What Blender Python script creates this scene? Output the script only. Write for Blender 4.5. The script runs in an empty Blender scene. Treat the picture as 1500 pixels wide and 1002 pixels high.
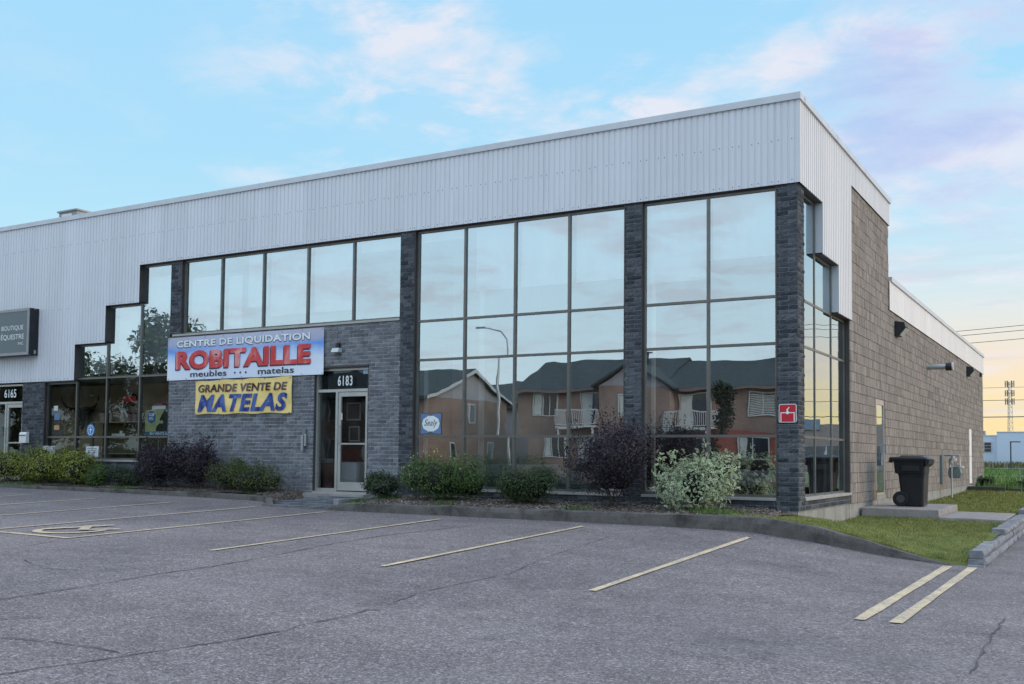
import bpy, bmesh, math, random
from mathutils import Vector, Matrix, noise
R = random.Random(7)
scene = bpy.context.scene
COL = scene.collection
rad = math.radians

# ------------------------------------------------------------------ helpers
def lerp(a, b, t): return a + (b - a) * t
def interp(pts, x):
    if x <= pts[0][0]: return pts[0][1]
    for (a, va), (b, vb) in zip(pts, pts[1:]):
        if x <= b: return lerp(va, vb, (x - a) / (b - a))
    return pts[-1][1]

class MB:
    """collects faces and builds ONE mesh object"""
    def __init__(s): s.v = []; s.f = []; s.m = []; s.uv = []
    def face(s, pts, m=0):
        n = len(s.v); s.v += [tuple(p) for p in pts]; s.f.append(tuple(range(n, n + len(pts)))); s.m.append(m)
    def box(s, x0, x1, y0, y1, z0, z1, m=0, top=None, bot=None):
        n = len(s.v)
        s.v += [(x0,y0,z0),(x1,y0,z0),(x1,y1,z0),(x0,y1,z0),(x0,y0,z1),(x1,y0,z1),(x1,y1,z1),(x0,y1,z1)]
        for q in ((0,3,2,1),(4,5,6,7),(0,1,5,4),(1,2,6,5),(2,3,7,6),(3,0,4,7)):
            s.f.append(tuple(n + i for i in q)); s.m.append(m)
    def hexa(s, P, m=0):
        n = len(s.v); s.v += [tuple(p) for p in P]
        for q in ((0,3,2,1),(4,5,6,7),(0,1,5,4),(1,2,6,5),(2,3,7,6),(3,0,4,7)):
            s.f.append(tuple(n + i for i in q)); s.m.append(m)
    def obox(s, c, sx, sy, sz, rot=0, m=0, tilt=0):
        """box centred at c, turned about z by rot and about x by tilt"""
        M = Matrix.Translation(c) @ Matrix.Rotation(rot, 4, 'Z') @ Matrix.Rotation(tilt, 4, 'X')
        P = []
        for z in (-.5, .5):
            for (x, y) in ((-.5,-.5),(.5,-.5),(.5,.5),(-.5,.5)):
                P.append(M @ Vector((x*sx, y*sy, z*sz)))
        s.hexa(P, m)
    def tube(s, pts, r, seg=8, m=0, caps=True):
        pts = [Vector(p) for p in pts]
        rs = r if isinstance(r, (list, tuple)) else [r] * len(pts)
        rings = []
        for i, p in enumerate(pts):
            if i == 0: d = pts[1] - p
            elif i == len(pts) - 1: d = p - pts[i-1]
            else: d = pts[i+1] - pts[i-1]
            d.normalize()
            a = d.cross(Vector((0,0,1)) if abs(d.z) < .9 else Vector((1,0,0))).normalized()
            b = d.cross(a)
            n = len(s.v)
            for k in range(seg):
                t = 2 * math.pi * k / seg
                s.v.append(tuple(p + (a * math.cos(t) + b * math.sin(t)) * rs[i]))
            rings.append(n)
        for a, b in zip(rings, rings[1:]):
            for k in range(seg):
                s.f.append((a+k, a+(k+1) % seg, b+(k+1) % seg, b+k)); s.m.append(m)
        if caps:
            s.f.append(tuple(rings[0]+k for k in range(seg))[::-1]); s.m.append(m)
            s.f.append(tuple(rings[-1]+k for k in range(seg))); s.m.append(m)
    def prism(s, poly, a0, a1, axis='x', m=0):
        """extrude a 2D polygon along an axis"""
        def mk(p, a):
            return {'x': (a, p[0], p[1]), 'y': (p[0], a, p[1]), 'z': (p[0], p[1], a)}[axis]
        n = len(s.v); k = len(poly)
        s.v += [mk(p, a0) for p in poly] + [mk(p, a1) for p in poly]
        s.f.append(tuple(range(n, n+k))[::-1]); s.m.append(m)
        s.f.append(tuple(range(n+k, n+2*k))); s.m.append(m)
        for i in range(k):
            j = (i+1) % k
            s.f.append((n+i, n+j, n+k+j, n+k+i)); s.m.append(m)
    def build(s, name, mats, parent=None, smooth=False, recalc=True, bevel=0, col=None):
        me = bpy.data.meshes.new(name)
        me.from_pydata(s.v, [], s.f)
        if not isinstance(mats, (list, tuple)): mats = [mats]
        for m in mats: me.materials.append(m)
        me.polygons.foreach_set('material_index', s.m)
        if recalc:
            bm = bmesh.new(); bm.from_mesh(me)
            bmesh.ops.recalc_face_normals(bm, faces=bm.faces)
            bm.to_mesh(me); bm.free()
        if smooth: me.polygons.foreach_set('use_smooth', [True] * len(me.polygons))
        o = bpy.data.objects.new(name, me); COL.objects.link(o)
        if bevel:
            b = o.modifiers.new('bevel', 'BEVEL'); b.width = bevel; b.segments = 2; b.limit_method = 'ANGLE'
        if parent:
            o.parent = parent
            o.matrix_parent_inverse = Matrix.Translation(-Vector(parent.location))
        return o

def empty(name, loc=(0,0,0)):
    o = bpy.data.objects.new(name, None); COL.objects.link(o); o.location = loc
    o.empty_display_size = .2
    return o
def tag(o, label=None, cat=None, group=None, kind=None):
    if label: o['label'] = label
    if cat: o['category'] = cat
    if group: o['group'] = group
    if kind: o['kind'] = kind
    return o
def thing(name, loc, label, cat, group=None): return tag(empty(name, loc), label, cat, group)
def struct(o): o['kind'] = 'structure'; return o

# ------------------------------------------------------------------ materials
def new_mat(name):
    m = bpy.data.materials.new(name); m.use_nodes = True
    nt = m.node_tree; nt.nodes.clear()
    return m, nt
class N:
    def __init__(s, nt): s.nt = nt
    def add(s, t, **kw):
        n = s.nt.nodes.new(t)
        for k, v in kw.items():
            if k == 'inp':
                for a, b in v.items():
                    if isinstance(b, bpy.types.NodeSocket): s.nt.links.new(b, n.inputs[a])
                    else: n.inputs[a].default_value = b
            else: setattr(n, k, v)
        return n
    def math(s, op, a, b=0.0, clamp=False):
        n = s.nt.nodes.new('ShaderNodeMath'); n.operation = op; n.use_clamp = clamp
        for i, x in enumerate((a, b)):
            if isinstance(x, bpy.types.NodeSocket): s.nt.links.new(x, n.inputs[i])
            else: n.inputs[i].default_value = x
        return n.outputs[0]
    def mix(s, f, a, b, mode='MIX'):
        n = s.nt.nodes.new('ShaderNodeMix'); n.data_type = 'RGBA'; n.blend_type = mode
        for i, x in ((0, f), (6, a), (7, b)):
            if isinstance(x, bpy.types.NodeSocket): s.nt.links.new(x, n.inputs[i])
            else: n.inputs[i].default_value = x if i == 0 else (x if len(x) == 4 else (*x, 1))
        return n.outputs[2]
    def ramp(s, f, stops):
        n = s.nt.nodes.new('ShaderNodeValToRGB'); s.nt.links.new(f, n.inputs[0])
        e = n.color_ramp.elements
        while len(e) < len(stops): e.new(.5)
        for el, (p, c) in zip(e, stops):
            el.position = p; el.color = (*c, 1) if not isinstance(c, (int, float)) else (c, c, c, 1)
        return n.outputs[0]
    def noise(s, vec, scale, detail=4, rough=.55, dist=0.0):
        n = s.add('ShaderNodeTexNoise'); s.nt.links.new(vec, n.inputs['Vector'])
        n.inputs['Scale'].default_value = scale; n.inputs['Detail'].default_value = detail
        n.inputs['Roughness'].default_value = rough; n.inputs['Distortion'].default_value = dist
        return n.outputs[0]
    def mapping(s, vec, scale=(1,1,1), rot=(0,0,0), loc=(0,0,0)):
        n = s.add('ShaderNodeMapping'); s.nt.links.new(vec, n.inputs[0])
        n.inputs['Scale'].default_value = scale; n.inputs['Rotation'].default_value = rot; n.inputs['Location'].default_value = loc
        return n.outputs[0]
    def pos(s): return s.add('ShaderNodeNewGeometry').outputs['Position']
    def island(s): return s.add('ShaderNodeNewGeometry').outputs['Random Per Island']
    def out(s, sh):
        o = s.add('ShaderNodeOutputMaterial'); s.nt.links.new(sh, o.inputs[0])
    def bsdf(s, base, rough=.7, metal=0.0, bump=None, bstr=.3, bdist=.01, spec=.5, **extra):
        p = s.add('ShaderNodeBsdfPrincipled')
        for k, v in (('Base Color', base), ('Roughness', rough), ('Metallic', metal), ('Specular IOR Level', spec)):
            if isinstance(v, bpy.types.NodeSocket): s.nt.links.new(v, p.inputs[k])
            elif k == 'Base Color': p.inputs[k].default_value = (*v, 1)
            else: p.inputs[k].default_value = v
        for k, v in extra.items(): p.inputs[k.replace('_', ' ')].default_value = v
        if bump is not None:
            b = s.add('ShaderNodeBump'); b.inputs['Strength'].default_value = bstr; b.inputs['Distance'].default_value = bdist
            s.nt.links.new(bump, b.inputs['Height']); s.nt.links.new(b.outputs[0], p.inputs['Normal'])
        s.out(p.outputs[0]); return p

def simple(name, col, rough=.6, metal=0.0, var=.12, scale=3.0, bstr=0.0, bscale=60, dirt=None, spec=.5, streak=False, island=0.0):
    """painted / plain surface with slow tone variation, optional grain and dirt"""
    m, nt = new_mat(name); n = N(nt); p = n.pos()
    a = n.noise(n.mapping(p, (1,1,.15)) if streak else p, scale, 5)
    base = n.mix(n.ramp(a, [(.3, 0.0), (.7, 1.0)]), tuple(c*(1-var) for c in col), tuple(min(1, c*(1+var)) for c in col))
    if island:
        base = n.mix(1.0, base, n.ramp(n.island(), [(0, 1-island), (1, 1+island)]), 'MULTIPLY')
    if dirt:
        d = n.ramp(n.noise(p, scale*2.3, 8, .7), [(.5, 0.0), (.8, 1.0)])
        base = n.mix(d, base, dirt)
    r = n.ramp(n.noise(p, scale*5, 3), [(.3, max(0, rough-.08)), (.7, min(1, rough+.08))])
    n.bsdf(base, r, metal, bump=n.noise(p, bscale, 4) if bstr else None, bstr=bstr, spec=spec)
    return m

def mat_asphalt():
    m, nt = new_mat('asphalt'); n = N(nt); p = n.pos()
    fine = n.noise(p, 62, 4, .85)
    v = n.add('ShaderNodeTexVoronoi', inp={'Vector': p, 'Scale': 60.0}); stone = v.outputs['Color']
    sv = n.add('ShaderNodeSeparateColor', inp={0: stone}).outputs[0]
    big = n.noise(p, .33, 6, .6); mid = n.noise(p, 2.6, 6, .65)
    c = n.ramp(fine, [(.32, (.045,.039,.039)), (.5, (.158,.141,.140)), (.68, (.38,.345,.34))])
    c = n.mix(n.ramp(sv, [(.78, 0.0), (1.0, .6)]), c, (.40,.38,.40))
    c = n.mix(n.ramp(sv, [(0.0, .5), (.2, 0.0)]), c, (.055,.055,.07))
    c = n.mix(1.0, c, n.ramp(big, [(.3, (.84,.84,.88)), (.5, (1,.99,1)), (.72, (1.16,1.13,1.12))]), 'MULTIPLY')
    c = n.mix(1.0, c, n.ramp(mid, [(.3, .86), (.7, 1.12)]), 'MULTIPLY')
    # long faint wheel tracks running along the front of the shop
    tr = n.noise(n.mapping(p, (.06,.8,1), (0,0,rad(6))), 1.0, 3)
    c = n.mix(1.0, c, n.ramp(tr, [(.35, .90), (.65, 1.08)]), 'MULTIPLY')
    # fine map cracking
    vc = n.add('ShaderNodeTexVoronoi', feature='DISTANCE_TO_EDGE')
    wp = n.add('ShaderNodeVectorMath', operation='ADD'); nt.links.new(p, wp.inputs[0])
    nn = n.add('ShaderNodeTexNoise', inp={'Vector': p, 'Scale': 1.7, 'Detail': 6.0}); nt.links.new(nn.outputs['Color'], wp.inputs[1])
    nt.links.new(wp.outputs[0], vc.inputs['Vector']); vc.inputs['Scale'].default_value = .52
    crack = n.ramp(vc.outputs['Distance'], [(0.0, 1.0), (.006, 0.0)])
    msk = n.ramp(n.noise(p, .45, 3), [(.54, 0.0), (.62, .6)])
    c = n.mix(n.math('MULTIPLY', crack, msk), c, (.07,.068,.075))
    oil = n.ramp(n.noise(p, .9, 3, .5), [(.60, 0.0), (.76, .42)])
    c = n.mix(oil, c, (.075,.070,.074))
    pale = n.ramp(n.noise(n.mapping(p, (.35,1.3,1), (0,0,rad(-8)), (5,3,0)), .9, 5, .6), [(.55, 0.0), (.75, .30)])
    c = n.mix(pale, c, (.26,.245,.245))
    c = n.mix(1.0, c, n.ramp(n.noise(p, 21, 3, .8), [(.32, .68), (.68, 1.36)]), 'MULTIPLY')
    n.bsdf(c, .88, bump=n.math('ADD', fine, n.math('MULTIPLY', sv, .6)), bstr=.55, bdist=.006, spec=.25)
    return m

def mat_brick(name, c0, c1, c2, rough_amt=.6):
    m, nt = new_mat(name); n = N(nt); p = n.pos(); i = n.island()
    base = n.ramp(i, [(0, c0), (.45, c1), (1, c2)])
    g = n.noise(p, 38, 6, .7); big = n.noise(p, 1.1, 5, .6)
    base = n.mix(1.0, base, n.ramp(g, [(.25, .62), (.75, 1.4)]), 'MULTIPLY')
    base = n.mix(1.0, base, n.ramp(big, [(.3, .90), (.7, 1.10)]), 'MULTIPLY')
    # pale lime bloom in places
    ef = n.ramp(n.noise(n.mapping(p, (1,1,.5)), 1.7, 8, .7), [(.58, 0.0), (.78, .16)])
    base = n.mix(ef, base, (.34,.35,.38))
    st = n.noise(n.mapping(p, (7,7,.9)), 1.6, 6, .7)
    base = n.mix(1.0, base, n.ramp(st, [(.34, .78), (.60, 1.08)]), 'MULTIPLY')
    n.bsdf(base, .9, bump=g, bstr=rough_amt, bdist=.012, spec=.25)
    return m

def mat_mortar(name, col):
    m, nt = new_mat(name); n = N(nt); p = n.pos()
    b = n.mix(n.noise(p, 1.4, 5), tuple(c*.55 for c in col), tuple(c*1.3 for c in col))
    n.bsdf(b, .95, bump=n.noise(p, 120, 3), bstr=.3, bdist=.004, spec=.2); return m

def mat_glass(name, refl, tint=(.62,.70,.72), coat=(.86,.95,.99), wob=.0023):
    """coated glazing: mirrors part of the light, lets the rest through"""
    m, nt = new_mat(name); n = N(nt); p = n.pos()
    w = n.noise(p, .9, 2, .4)
    b = n.add('ShaderNodeBump', inp={'Strength': 1.0, 'Distance': wob, 'Height': w})
    g = n.add('ShaderNodeBsdfGlossy', inp={'Color': (*coat, 1), 'Roughness': .004, 'Normal': b.outputs[0]})
    t = n.add('ShaderNodeBsdfTransparent', inp={'Color': (*tint, 1)})
    fr = n.add('ShaderNodeFresnel', inp={'IOR': 1.5})
    f = n.math('ADD', n.math('MULTIPLY', fr.outputs[0], .8), refl, clamp=True)
    grime = n.ramp(n.noise(n.mapping(p, (1,1,.35)), 2.2, 6, .65), [(.45, 0.0), (.8, .05)])
    d = n.add('ShaderNodeBsdfDiffuse', inp={'Color': (.5,.5,.48,1)})
    mx = n.add('ShaderNodeMixShader', inp={0: f, 1: t.outputs[0], 2: g.outputs[0]})
    mx2 = n.add('ShaderNodeMixShader', inp={0: grime, 1: mx.outputs[0], 2: d.outputs[0]})
    n.out(mx2.outputs[0]); return m

def mat_leaf(name, dark, mid, light, rough=.55, trans=.25):
    m, nt = new_mat(name); n = N(nt); p = n.pos()
    base = n.ramp(n.island(), [(0, dark), (.55, mid), (1, light)])
    base = n.mix(1.0, base, n.ramp(n.noise(p, 3.5, 3), [(.3, .62), (.7, 1.35)]), 'MULTIPLY')
    pr = n.add('ShaderNodeBsdfPrincipled', inp={'Base Color': base, 'Roughness': rough, 'Specular IOR Level': .35})
    tr = n.add('ShaderNodeBsdfTranslucent', inp={'Color': base})
    mx = n.add('ShaderNodeMixShader', inp={0: trans, 1: pr.outputs[0], 2: tr.outputs[0]})
    n.out(mx.outputs[0]); return m

def mat_cladding(name, col):
    m, nt = new_mat(name); n = N(nt); p = n.pos()
    a = n.noise(n.mapping(p, (1.2,1.2,.12)), 1.4, 6, .6)
    c = n.mix(n.ramp(a, [(.3, 0.0), (.75, 1.0)]), tuple(x*.93 for x in col), tuple(x*1.05 for x in col))
    st = n.ramp(n.noise(n.mapping(p, (6,6,.25)), 1.5, 5, .6), [(.55, 0.0), (.85, .22)])
    c = n.mix(st, c, (.30,.31,.34))
    c = n.mix(1.0, c, n.ramp(n.add('ShaderNodeTexWhiteNoise', noise_dimensions='1D', inp={'W': n.math('FLOOR', n.math('MULTIPLY', n.math('ADD', n.add('ShaderNodeSeparateXYZ', inp={0: p}).outputs[0], n.add('ShaderNodeSeparateXYZ', inp={0: p}).outputs[1]), 1.1))}).outputs['Value'], [(0, .955), (1, 1.02)]), 'MULTIPLY')
    n.bsdf(c, .42, bump=n.noise(p, 1.6, 3), bstr=.35, bdist=.03, spec=.4); return m

def mat_paint_line():
    m, nt = new_mat('line_paint'); n = N(nt); p = n.pos()
    wear = n.ramp(n.noise(p, 24, 9, .9), [(.44, 0.0), (.56, 1.0)])
    wear2 = n.ramp(n.noise(p, 1.9, 5, .65), [(.35, .30), (.62, 1.0)])
    c = n.mix(n.noise(p, 6, 4), (.62,.49,.29), (.76,.62,.40))
    c = n.mix(n.math('MULTIPLY', wear, wear2), c, (.20,.19,.22))
    n.bsdf(c, .8, bump=n.noise(p, 150, 3), bstr=.4, bdist=.004, spec=.2); return m

def mat_concrete(name, col, stain=(.09,.09,.08), amt=.55, zs=.25, bs=.35):
    m, nt = new_mat(name); n = N(nt); p = n.pos()
    a = n.noise(p, 3.2, 8, .68); g = n.noise(p, 70, 4, .7)
    c = n.mix(n.ramp(a, [(.35, 0.0), (.7, 1.0)]), tuple(x*.78 for x in col), tuple(x*1.15 for x in col))
    s = n.ramp(n.noise(n.mapping(p, (1,1,zs)), 2.6, 8, .72), [(.48, 0.0), (.72, amt)])
    c = n.mix(s, c, stain)
    c = n.mix(1.0, c, n.ramp(g, [(.3, .8), (.7, 1.2)]), 'MULTIPLY')
    n.bsdf(c, .92, bump=n.math('ADD', g, n.math('MULTIPLY', a, 2.0)), bstr=bs, bdist=.01, spec=.2); return m

M = {}
M['asphalt'] = mat_asphalt()
M['brick'] = mat_brick('split_face_brick', (.120,.125,.142), (.170,.177,.202), (.225,.235,.262))
M['brick_dark'] = mat_brick('column_brick', (.038,.043,.052), (.068,.076,.090), (.115,.124,.140), .9)
M['mortar'] = mat_mortar('mortar', (.50,.51,.54))
M['mortar_dark'] = mat_mortar('column_mortar', (.23,.25,.28))
M['block'] = mat_brick('fluted_block', (.262,.222,.196), (.288,.246,.218), (.320,.274,.244), .8)
M['block_mortar'] = mat_mortar('block_mortar', (.13,.12,.115))
M['clad'] = mat_cladding('ribbed_steel', (.71,.72,.77))
M['clad_side'] = mat_cladding('ribbed_steel_side', (.72,.69,.69))
M['cap'] = simple('cap_metal', (.55,.57,.61), .4, .1, .06)
M['screw'] = simple('screw_head', (.10,.11,.13), .5, .3)
M['frame'] = simple('bronze_aluminium', (.155,.148,.138), .38, .55, .15, 2.0)
M['frame_dark'] = simple('brown_trim', (.062,.052,.050), .5, .2, .2, 2.0)
M['door_alu'] = simple('silver_aluminium', (.46,.46,.44), .35, .5, .08)
M['sill'] = simple('sill_metal', (.40,.385,.37), .45, .2, .12)
M['glass'] = mat_glass('mirror_glazing', .49, (.84,.90,.92), (.85,.95,1.0))
M['glass_clear'] = mat_glass('shop_glazing', .035, (.88,.91,.90), (.75,.85,.9), .0035)
M['glass_door'] = mat_glass('door_glazing', .03, (.80,.85,.87), (.7,.8,.88), .004)
M['concrete'] = mat_concrete('concrete', (.34,.33,.31))
M['slab'] = mat_concrete('slab_concrete', (.33,.30,.29), amt=.35)
M['kerb'] = mat_concrete('old_kerb', (.155,.143,.136), (.035,.033,.032), .95, .8, 1.4)
M['dark_concrete'] = mat_concrete('dark_concrete', (.075,.070,.066), (.02,.02,.02), .6)
M['stone'] = mat_concrete('edging_stone', (.27,.275,.30), (.09,.09,.095), .65, 1, 1.0)
M['line'] = mat_paint_line()
M['crack'] = simple('crack_dark', (.070,.066,.072), .95, var=.3, scale=20)
M['white'] = simple('white_paint', (.72,.72,.72), .5, var=.04)
M['black'] = simple('black_plastic', (.012,.014,.018), .48, var=.3, bstr=.15, bscale=140)
M['bin'] = simple('bin_plastic', (.006,.008,.013), .42, var=.3, scale=6, bstr=.12, bscale=120)
M['rubber'] = simple('rubber', (.012,.012,.013), .8)
M['steel'] = simple('galvanised_steel', (.42,.44,.46), .38, .7, .1)
M['meter'] = simple('meter_grey', (.17,.20,.21), .5, .2, .15)

# ------------------------------------------------------------------ ground levels
FRONT = [(-45,-.12),(-20,-.17),(-16,-.19),(-12,-.22),(-8,-.26),(-4,-.265),(-1.5,-.275),(-.15,-.30),(.82,-.41),(1.78,-.55),(2.56,-.62),(40,-.62)]
NEAR = [(-45,-.36),(-8,-.40),(-5.24,-.43),(-2.58,-.466),(0,-.546),(2.56,-.612),(40,-.63)]
def zg(x, y):
    f, n = interp(FRONT, x), interp(NEAR, x)
    s = (f - n) / 5.68
    if y > -2.15: return f + (s * min(y + 2.15, 1.2) if x < 2.9 else 0)
    if y > -14: return f + s * (y + 2.15)
    return f - s * 11.85 + .02 * (y + 14)

def grid_sheet(name, xs, ys, zf, mat, skip=None):
    mb = MB(); idx = {}
    for j, y in enumerate(ys):
        for i, x in enumerate(xs):
            idx[i, j] = len(mb.v); mb.v.append((x, y, zf(x, y)))
    for j in range(len(ys)-1):
        for i in range(len(xs)-1):
            cx, cy = (xs[i]+xs[i+1])/2, (ys[j]+ys[j+1])/2
            if skip and skip(cx, cy): continue
            mb.f.append((idx[i,j], idx[i+1,j], idx[i+1,j+1], idx[i,j+1])); mb.m.append(0)
    o = mb.build(name, mat, smooth=True, recalc=False)
    return o
def frange(a, b, s):
    n = max(1, int(round((b-a)/s))); return [a + (b-a)*i/n for i in range(n+1)]

xs = frange(-60, -12, 2)[:-1] + frange(-12, 4, .25)[:-1] + frange(4, 42, 2)
ys = frange(-27, -14, 1)[:-1] + frange(-14, -.8, .3)[:-1] + frange(-.8, 24.2, 1.0)
struct(grid_sheet('parking_lot', xs, ys, lambda x, y: zg(x, y) + .006*noise.noise((x*.5, y*.5, 0)), M['asphalt'],
    lambda x, y: (-10.0 < x < 2.95 and y > -1.75) or (y > -.8 and x < 2.95)))

# grass terrain to the horizon
def mat_ground(name, a, b, c):
    m, nt = new_mat(name); n = N(nt); p = n.pos()
    col = n.ramp(n.noise(p, .9, 8, .7), [(.3, a), (.5, b), (.72, c)])
    col = n.mix(1.0, col, n.ramp(n.noise(p, .05, 4), [(.3, .75), (.7, 1.2)]), 'MULTIPLY')
    n.bsdf(col, .95, bump=n.noise(p, 14, 5, .7), bstr=.7, bdist=.05, spec=.15); return m
M['terrain'] = mat_ground('rough_grass', (.035,.055,.022), (.075,.10,.035), (.14,.13,.06))
M['lawn'] = mat_ground('lawn_soil', (.085,.11,.035), (.14,.165,.05), (.22,.21,.08))
def sheet(name, x0, x1, y0, y1, z, mat):
    mb = MB(); mb.face([(x0,y0,z),(x1,y0,z),(x1,y1,z),(x0,y1,z)]); return struct(mb.build(name, mat, recalc=False))
sheet('ground', -3000, 3000, -3000, 3000, -1.35, M['terrain'])
sheet('field', -400, 400, 24.6, 128, -.36, M['terrain'])
sheet('road', -600, 600, 128, 152, -.30, simple('road_asphalt', (.19,.20,.235), .9, var=.1, scale=.5))
sheet('meadow', -3000, 3000, 152, 3000, -.26, M['terrain'])
sheet('verge', 42.1, 400, -24, 24.5, -.70, M['terrain'])
# street in front of the houses across the way
sheet('street', -600, 600, -36.0, -27.2, -1.10, simple('street_asphalt', (.13,.13,.15), .9, var=.12, scale=.6))
mb = MB(); mb.box(-300, 300, -36.15, -36.0, -1.2, -.98); mb.box(-300, 300, -37.9, -36.15, -1.2, -.985, 0)
struct(mb.build('sidewalk', M['concrete']))
sheet('front_yard', -300, 300, -120, -37.9, -.97, M['lawn'])

# ------------------------------------------------------------------ painted stall lines
def strip(mb, pts, w, dz=.010, m=0, jit=0.0):
    """ribbon lying on the asphalt through pts"""
    P = []
    for (a, b) in zip(pts, pts[1:]):
        L = math.dist(a, b); k = max(1, int(L/.35))
        for i in range(k): P.append((lerp(a[0],b[0],i/k), lerp(a[1],b[1],i/k)))
    P.append(pts[-1])
    prev = None
    for i, p in enumerate(P):
        q = P[min(i+1, len(P)-1)]; o = P[max(i-1, 0)]
        dx, dy = q[0]-o[0], q[1]-o[1]; L = math.hypot(dx, dy) or 1
        nx, ny = -dy/L, dx/L
        ww = w * (1 + R.uniform(-jit, jit)) / 2
        a = (p[0]+nx*ww, p[1]+ny*ww); b = (p[0]-nx*ww, p[1]-ny*ww)
        cur = ((*a, zg(*a)+dz), (*b, zg(*b)+dz))
        if prev: mb.face([prev[0], prev[1], cur[1], cur[0]], m)
        prev = cur
lines = [((-5.24,-7.85),(-5.24,-2.78)), ((-2.60,-7.80),(-2.60,-2.75)), ((0.0,-7.80),(0.0,-2.70)), ((-7.94,-7.85),(-7.94,-2.55)),
         ((-10.05,-7.75),(-9.85,-2.35)), ((-12.4,-7.9),(-12.1,-2.5)), ((-14.8,-7.9),(-14.4,-2.5)), ((-17.2,-7.9),(-16.7,-2.5)), ((-19.6,-7.9),(-19.2,-2.5)), ((-22,-7.9),(-21.7,-2.5))]
for a, b in lines:
    mb = MB(); strip(mb, [a, b], .080, jit=.14); struct(mb.build('parking_line', M['line'], recalc=False))
for x0 in (2.60, 2.90):
    mb = MB(); strip(mb, [(x0-.05,-7.75),(x0-.02,-2.35)], .105, jit=.12); struct(mb.build('double_line', M['line'], recalc=False))
mb = MB(); strip(mb, [(-10.05,-7.80),(-7.90,-7.90)], .10, jit=.05); struct(mb.build('stall_end_line', M['line'], recalc=False))
# wheelchair marking: open ring, seat and back strokes
mb = MB()
ring = [(-8.90+.50*math.cos(t), -7.12+.46*math.sin(t)) for t in [rad(a) for a in range(150, 391, 12)]]
strip(mb, ring, .13, .012, jit=.08)
strip(mb, [(-9.25,-6.55),(-8.75,-7.05)], .15, .014); strip(mb, [(-9.35,-7.3),(-8.98,-6.3)], .14, .016); strip(mb, [(-8.75,-7.05),(-8.35,-6.7)], .12, .018)
struct(mb.build('wheelchair_marking', M['line'], recalc=False))

# long cracks in the lot
def crack(pts, w, seed):
    rr = random.Random(seed); P = []
    for a, b in zip(pts, pts[1:]):
        L = math.dist(a, b); k = max(2, int(L/.12))
        for i in range(k):
            t = i/k; j = .014
            P.append((lerp(a[0],b[0],t)+rr.uniform(-j,j), lerp(a[1],b[1],t)+rr.uniform(-j,j)))
    mb = MB(); strip(mb, P, w, .007, jit=.7); return struct(mb.build('asphalt_crack', M['crack'], recalc=False))
CRACKS = [
    [(-4.24,-11.6),(-4.20,-10.3),(-4.25,-9.5),(-4.18,-8.8),(-4.26,-7.9),(-4.46,-6.5),(-4.49,-5.4),(-4.17,-3.3)],
    [(-7.4,-9.4),(-7.55,-8.8),(-7.8,-8.1)], [(-2.9,-12.3),(-2.26,-12.1),(-1.6,-12.0)],
    [(-1.9,-13.0),(-1.59,-12.0),(-1.37,-11.3),(-1.26,-10.8),(-1.29,-10.5),(-1.21,-10.06),(-1.25,-9.8),(-1.05,-9.7)],
    [(-1.22,-9.5),(-1.33,-8.9),(-1.29,-8.2),(-1.2,-7.4),(-1.44,-6.1),(-1.67,-3.7)],
    [(3.62,-6.9),(3.62,-7.9),(3.63,-8.8),(3.65,-9.8)], [(.35,-4.73),(.64,-4.68),(1.47,-4.43)],
    [(3.4,-2.2),(3.9,-1.4),(4.0,.6),(4.1,3)], [(-6.4,-9.6),(-5.6,-9.9),(-5.0,-9.8)], [(-3.7,-12.2),(-3.1,-11.5)]]
for i, c in enumerate(CRACKS): crack(c, .011 if i not in (0, 3) else .017, i)

# ------------------------------------------------------------------ kerbs
def kerb(name, path, w, m, label):
    """path of (x, y, ztop, zbottom): rounded kerb, asphalt side on the right hand of travel"""
    mb = MB(); prof = [(0.0,0.0),(.015,.72),(.05,.93),(.10,1.0),(.85,1.0),(1.0,.9),(1.0,0.0)]
    rings = []
    for i, (x, y, zt, zb) in enumerate(path):
        a = path[max(i-1,0)]; b = path[min(i+1,len(path)-1)]
        dx, dy = b[0]-a[0], b[1]-a[1]; L = math.hypot(dx, dy)
        nx, ny = -dy/L, dx/L
        n0 = len(mb.v)
        for u, h in prof:
            j = .016*noise.noise((x*2.3, y*2.3, u*3+h)) + .010*noise.noise((x*11, y*11, u*5+h*4)) 
            mb.v.append((x+nx*(u*w+j), y+ny*(u*w+j), lerp(zb-.06, zt, h)+j*.8*(h>.5)))
        rings.append(n0)
    k = len(prof)
    for a, b in zip(rings, rings[1:]):
        for i in range(k-1): mb.f.append((a+i, b+i, b+i+1, a+i+1)); mb.m.append(0)
    for r, fl in ((rings[0], 1), (rings[-1], -1)):
        mb.f.append(tuple(r+i for i in range(k))[::fl]); mb.m.append(0)
    o = mb.build(name, m, smooth=False); return struct(o)
def dense(path, step=.15):
    P = []
    for a, b in zip(path, path[1:]):
        L = math.dist(a[:2], b[:2]); k = max(1, int(L/step))
        for i in range(k): P.append(tuple(lerp(a[j], b[j], i/k) for j in range(len(a))))
    P.append(path[-1]); return P
kerbR = [(-8.35,-2.12,-.235,-.27),(-8.15,-2.14,-.18,-.27),(-7.9,-2.15,-.12,-.27),(-7,-2.15,-.10,-.27),(-4,-2.15,-.095,-.27),(-1.2,-2.15,-.075,-.28),(-.15,-2.15,-.080,-.30),(.2,-2.15,-.10,-.34),(.45,-2.15,-.13,-.37),(.84,-2.15,-.19,-.42),(1.32,-2.15,-.30,-.49),(1.78,-2.15,-.42,-.56),(2.21,-2.15,-.53,-.60),(2.56,-2.15,-.605,-.63)]
kerb('kerb', dense(kerbR), .17, M['kerb'], '')
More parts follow.
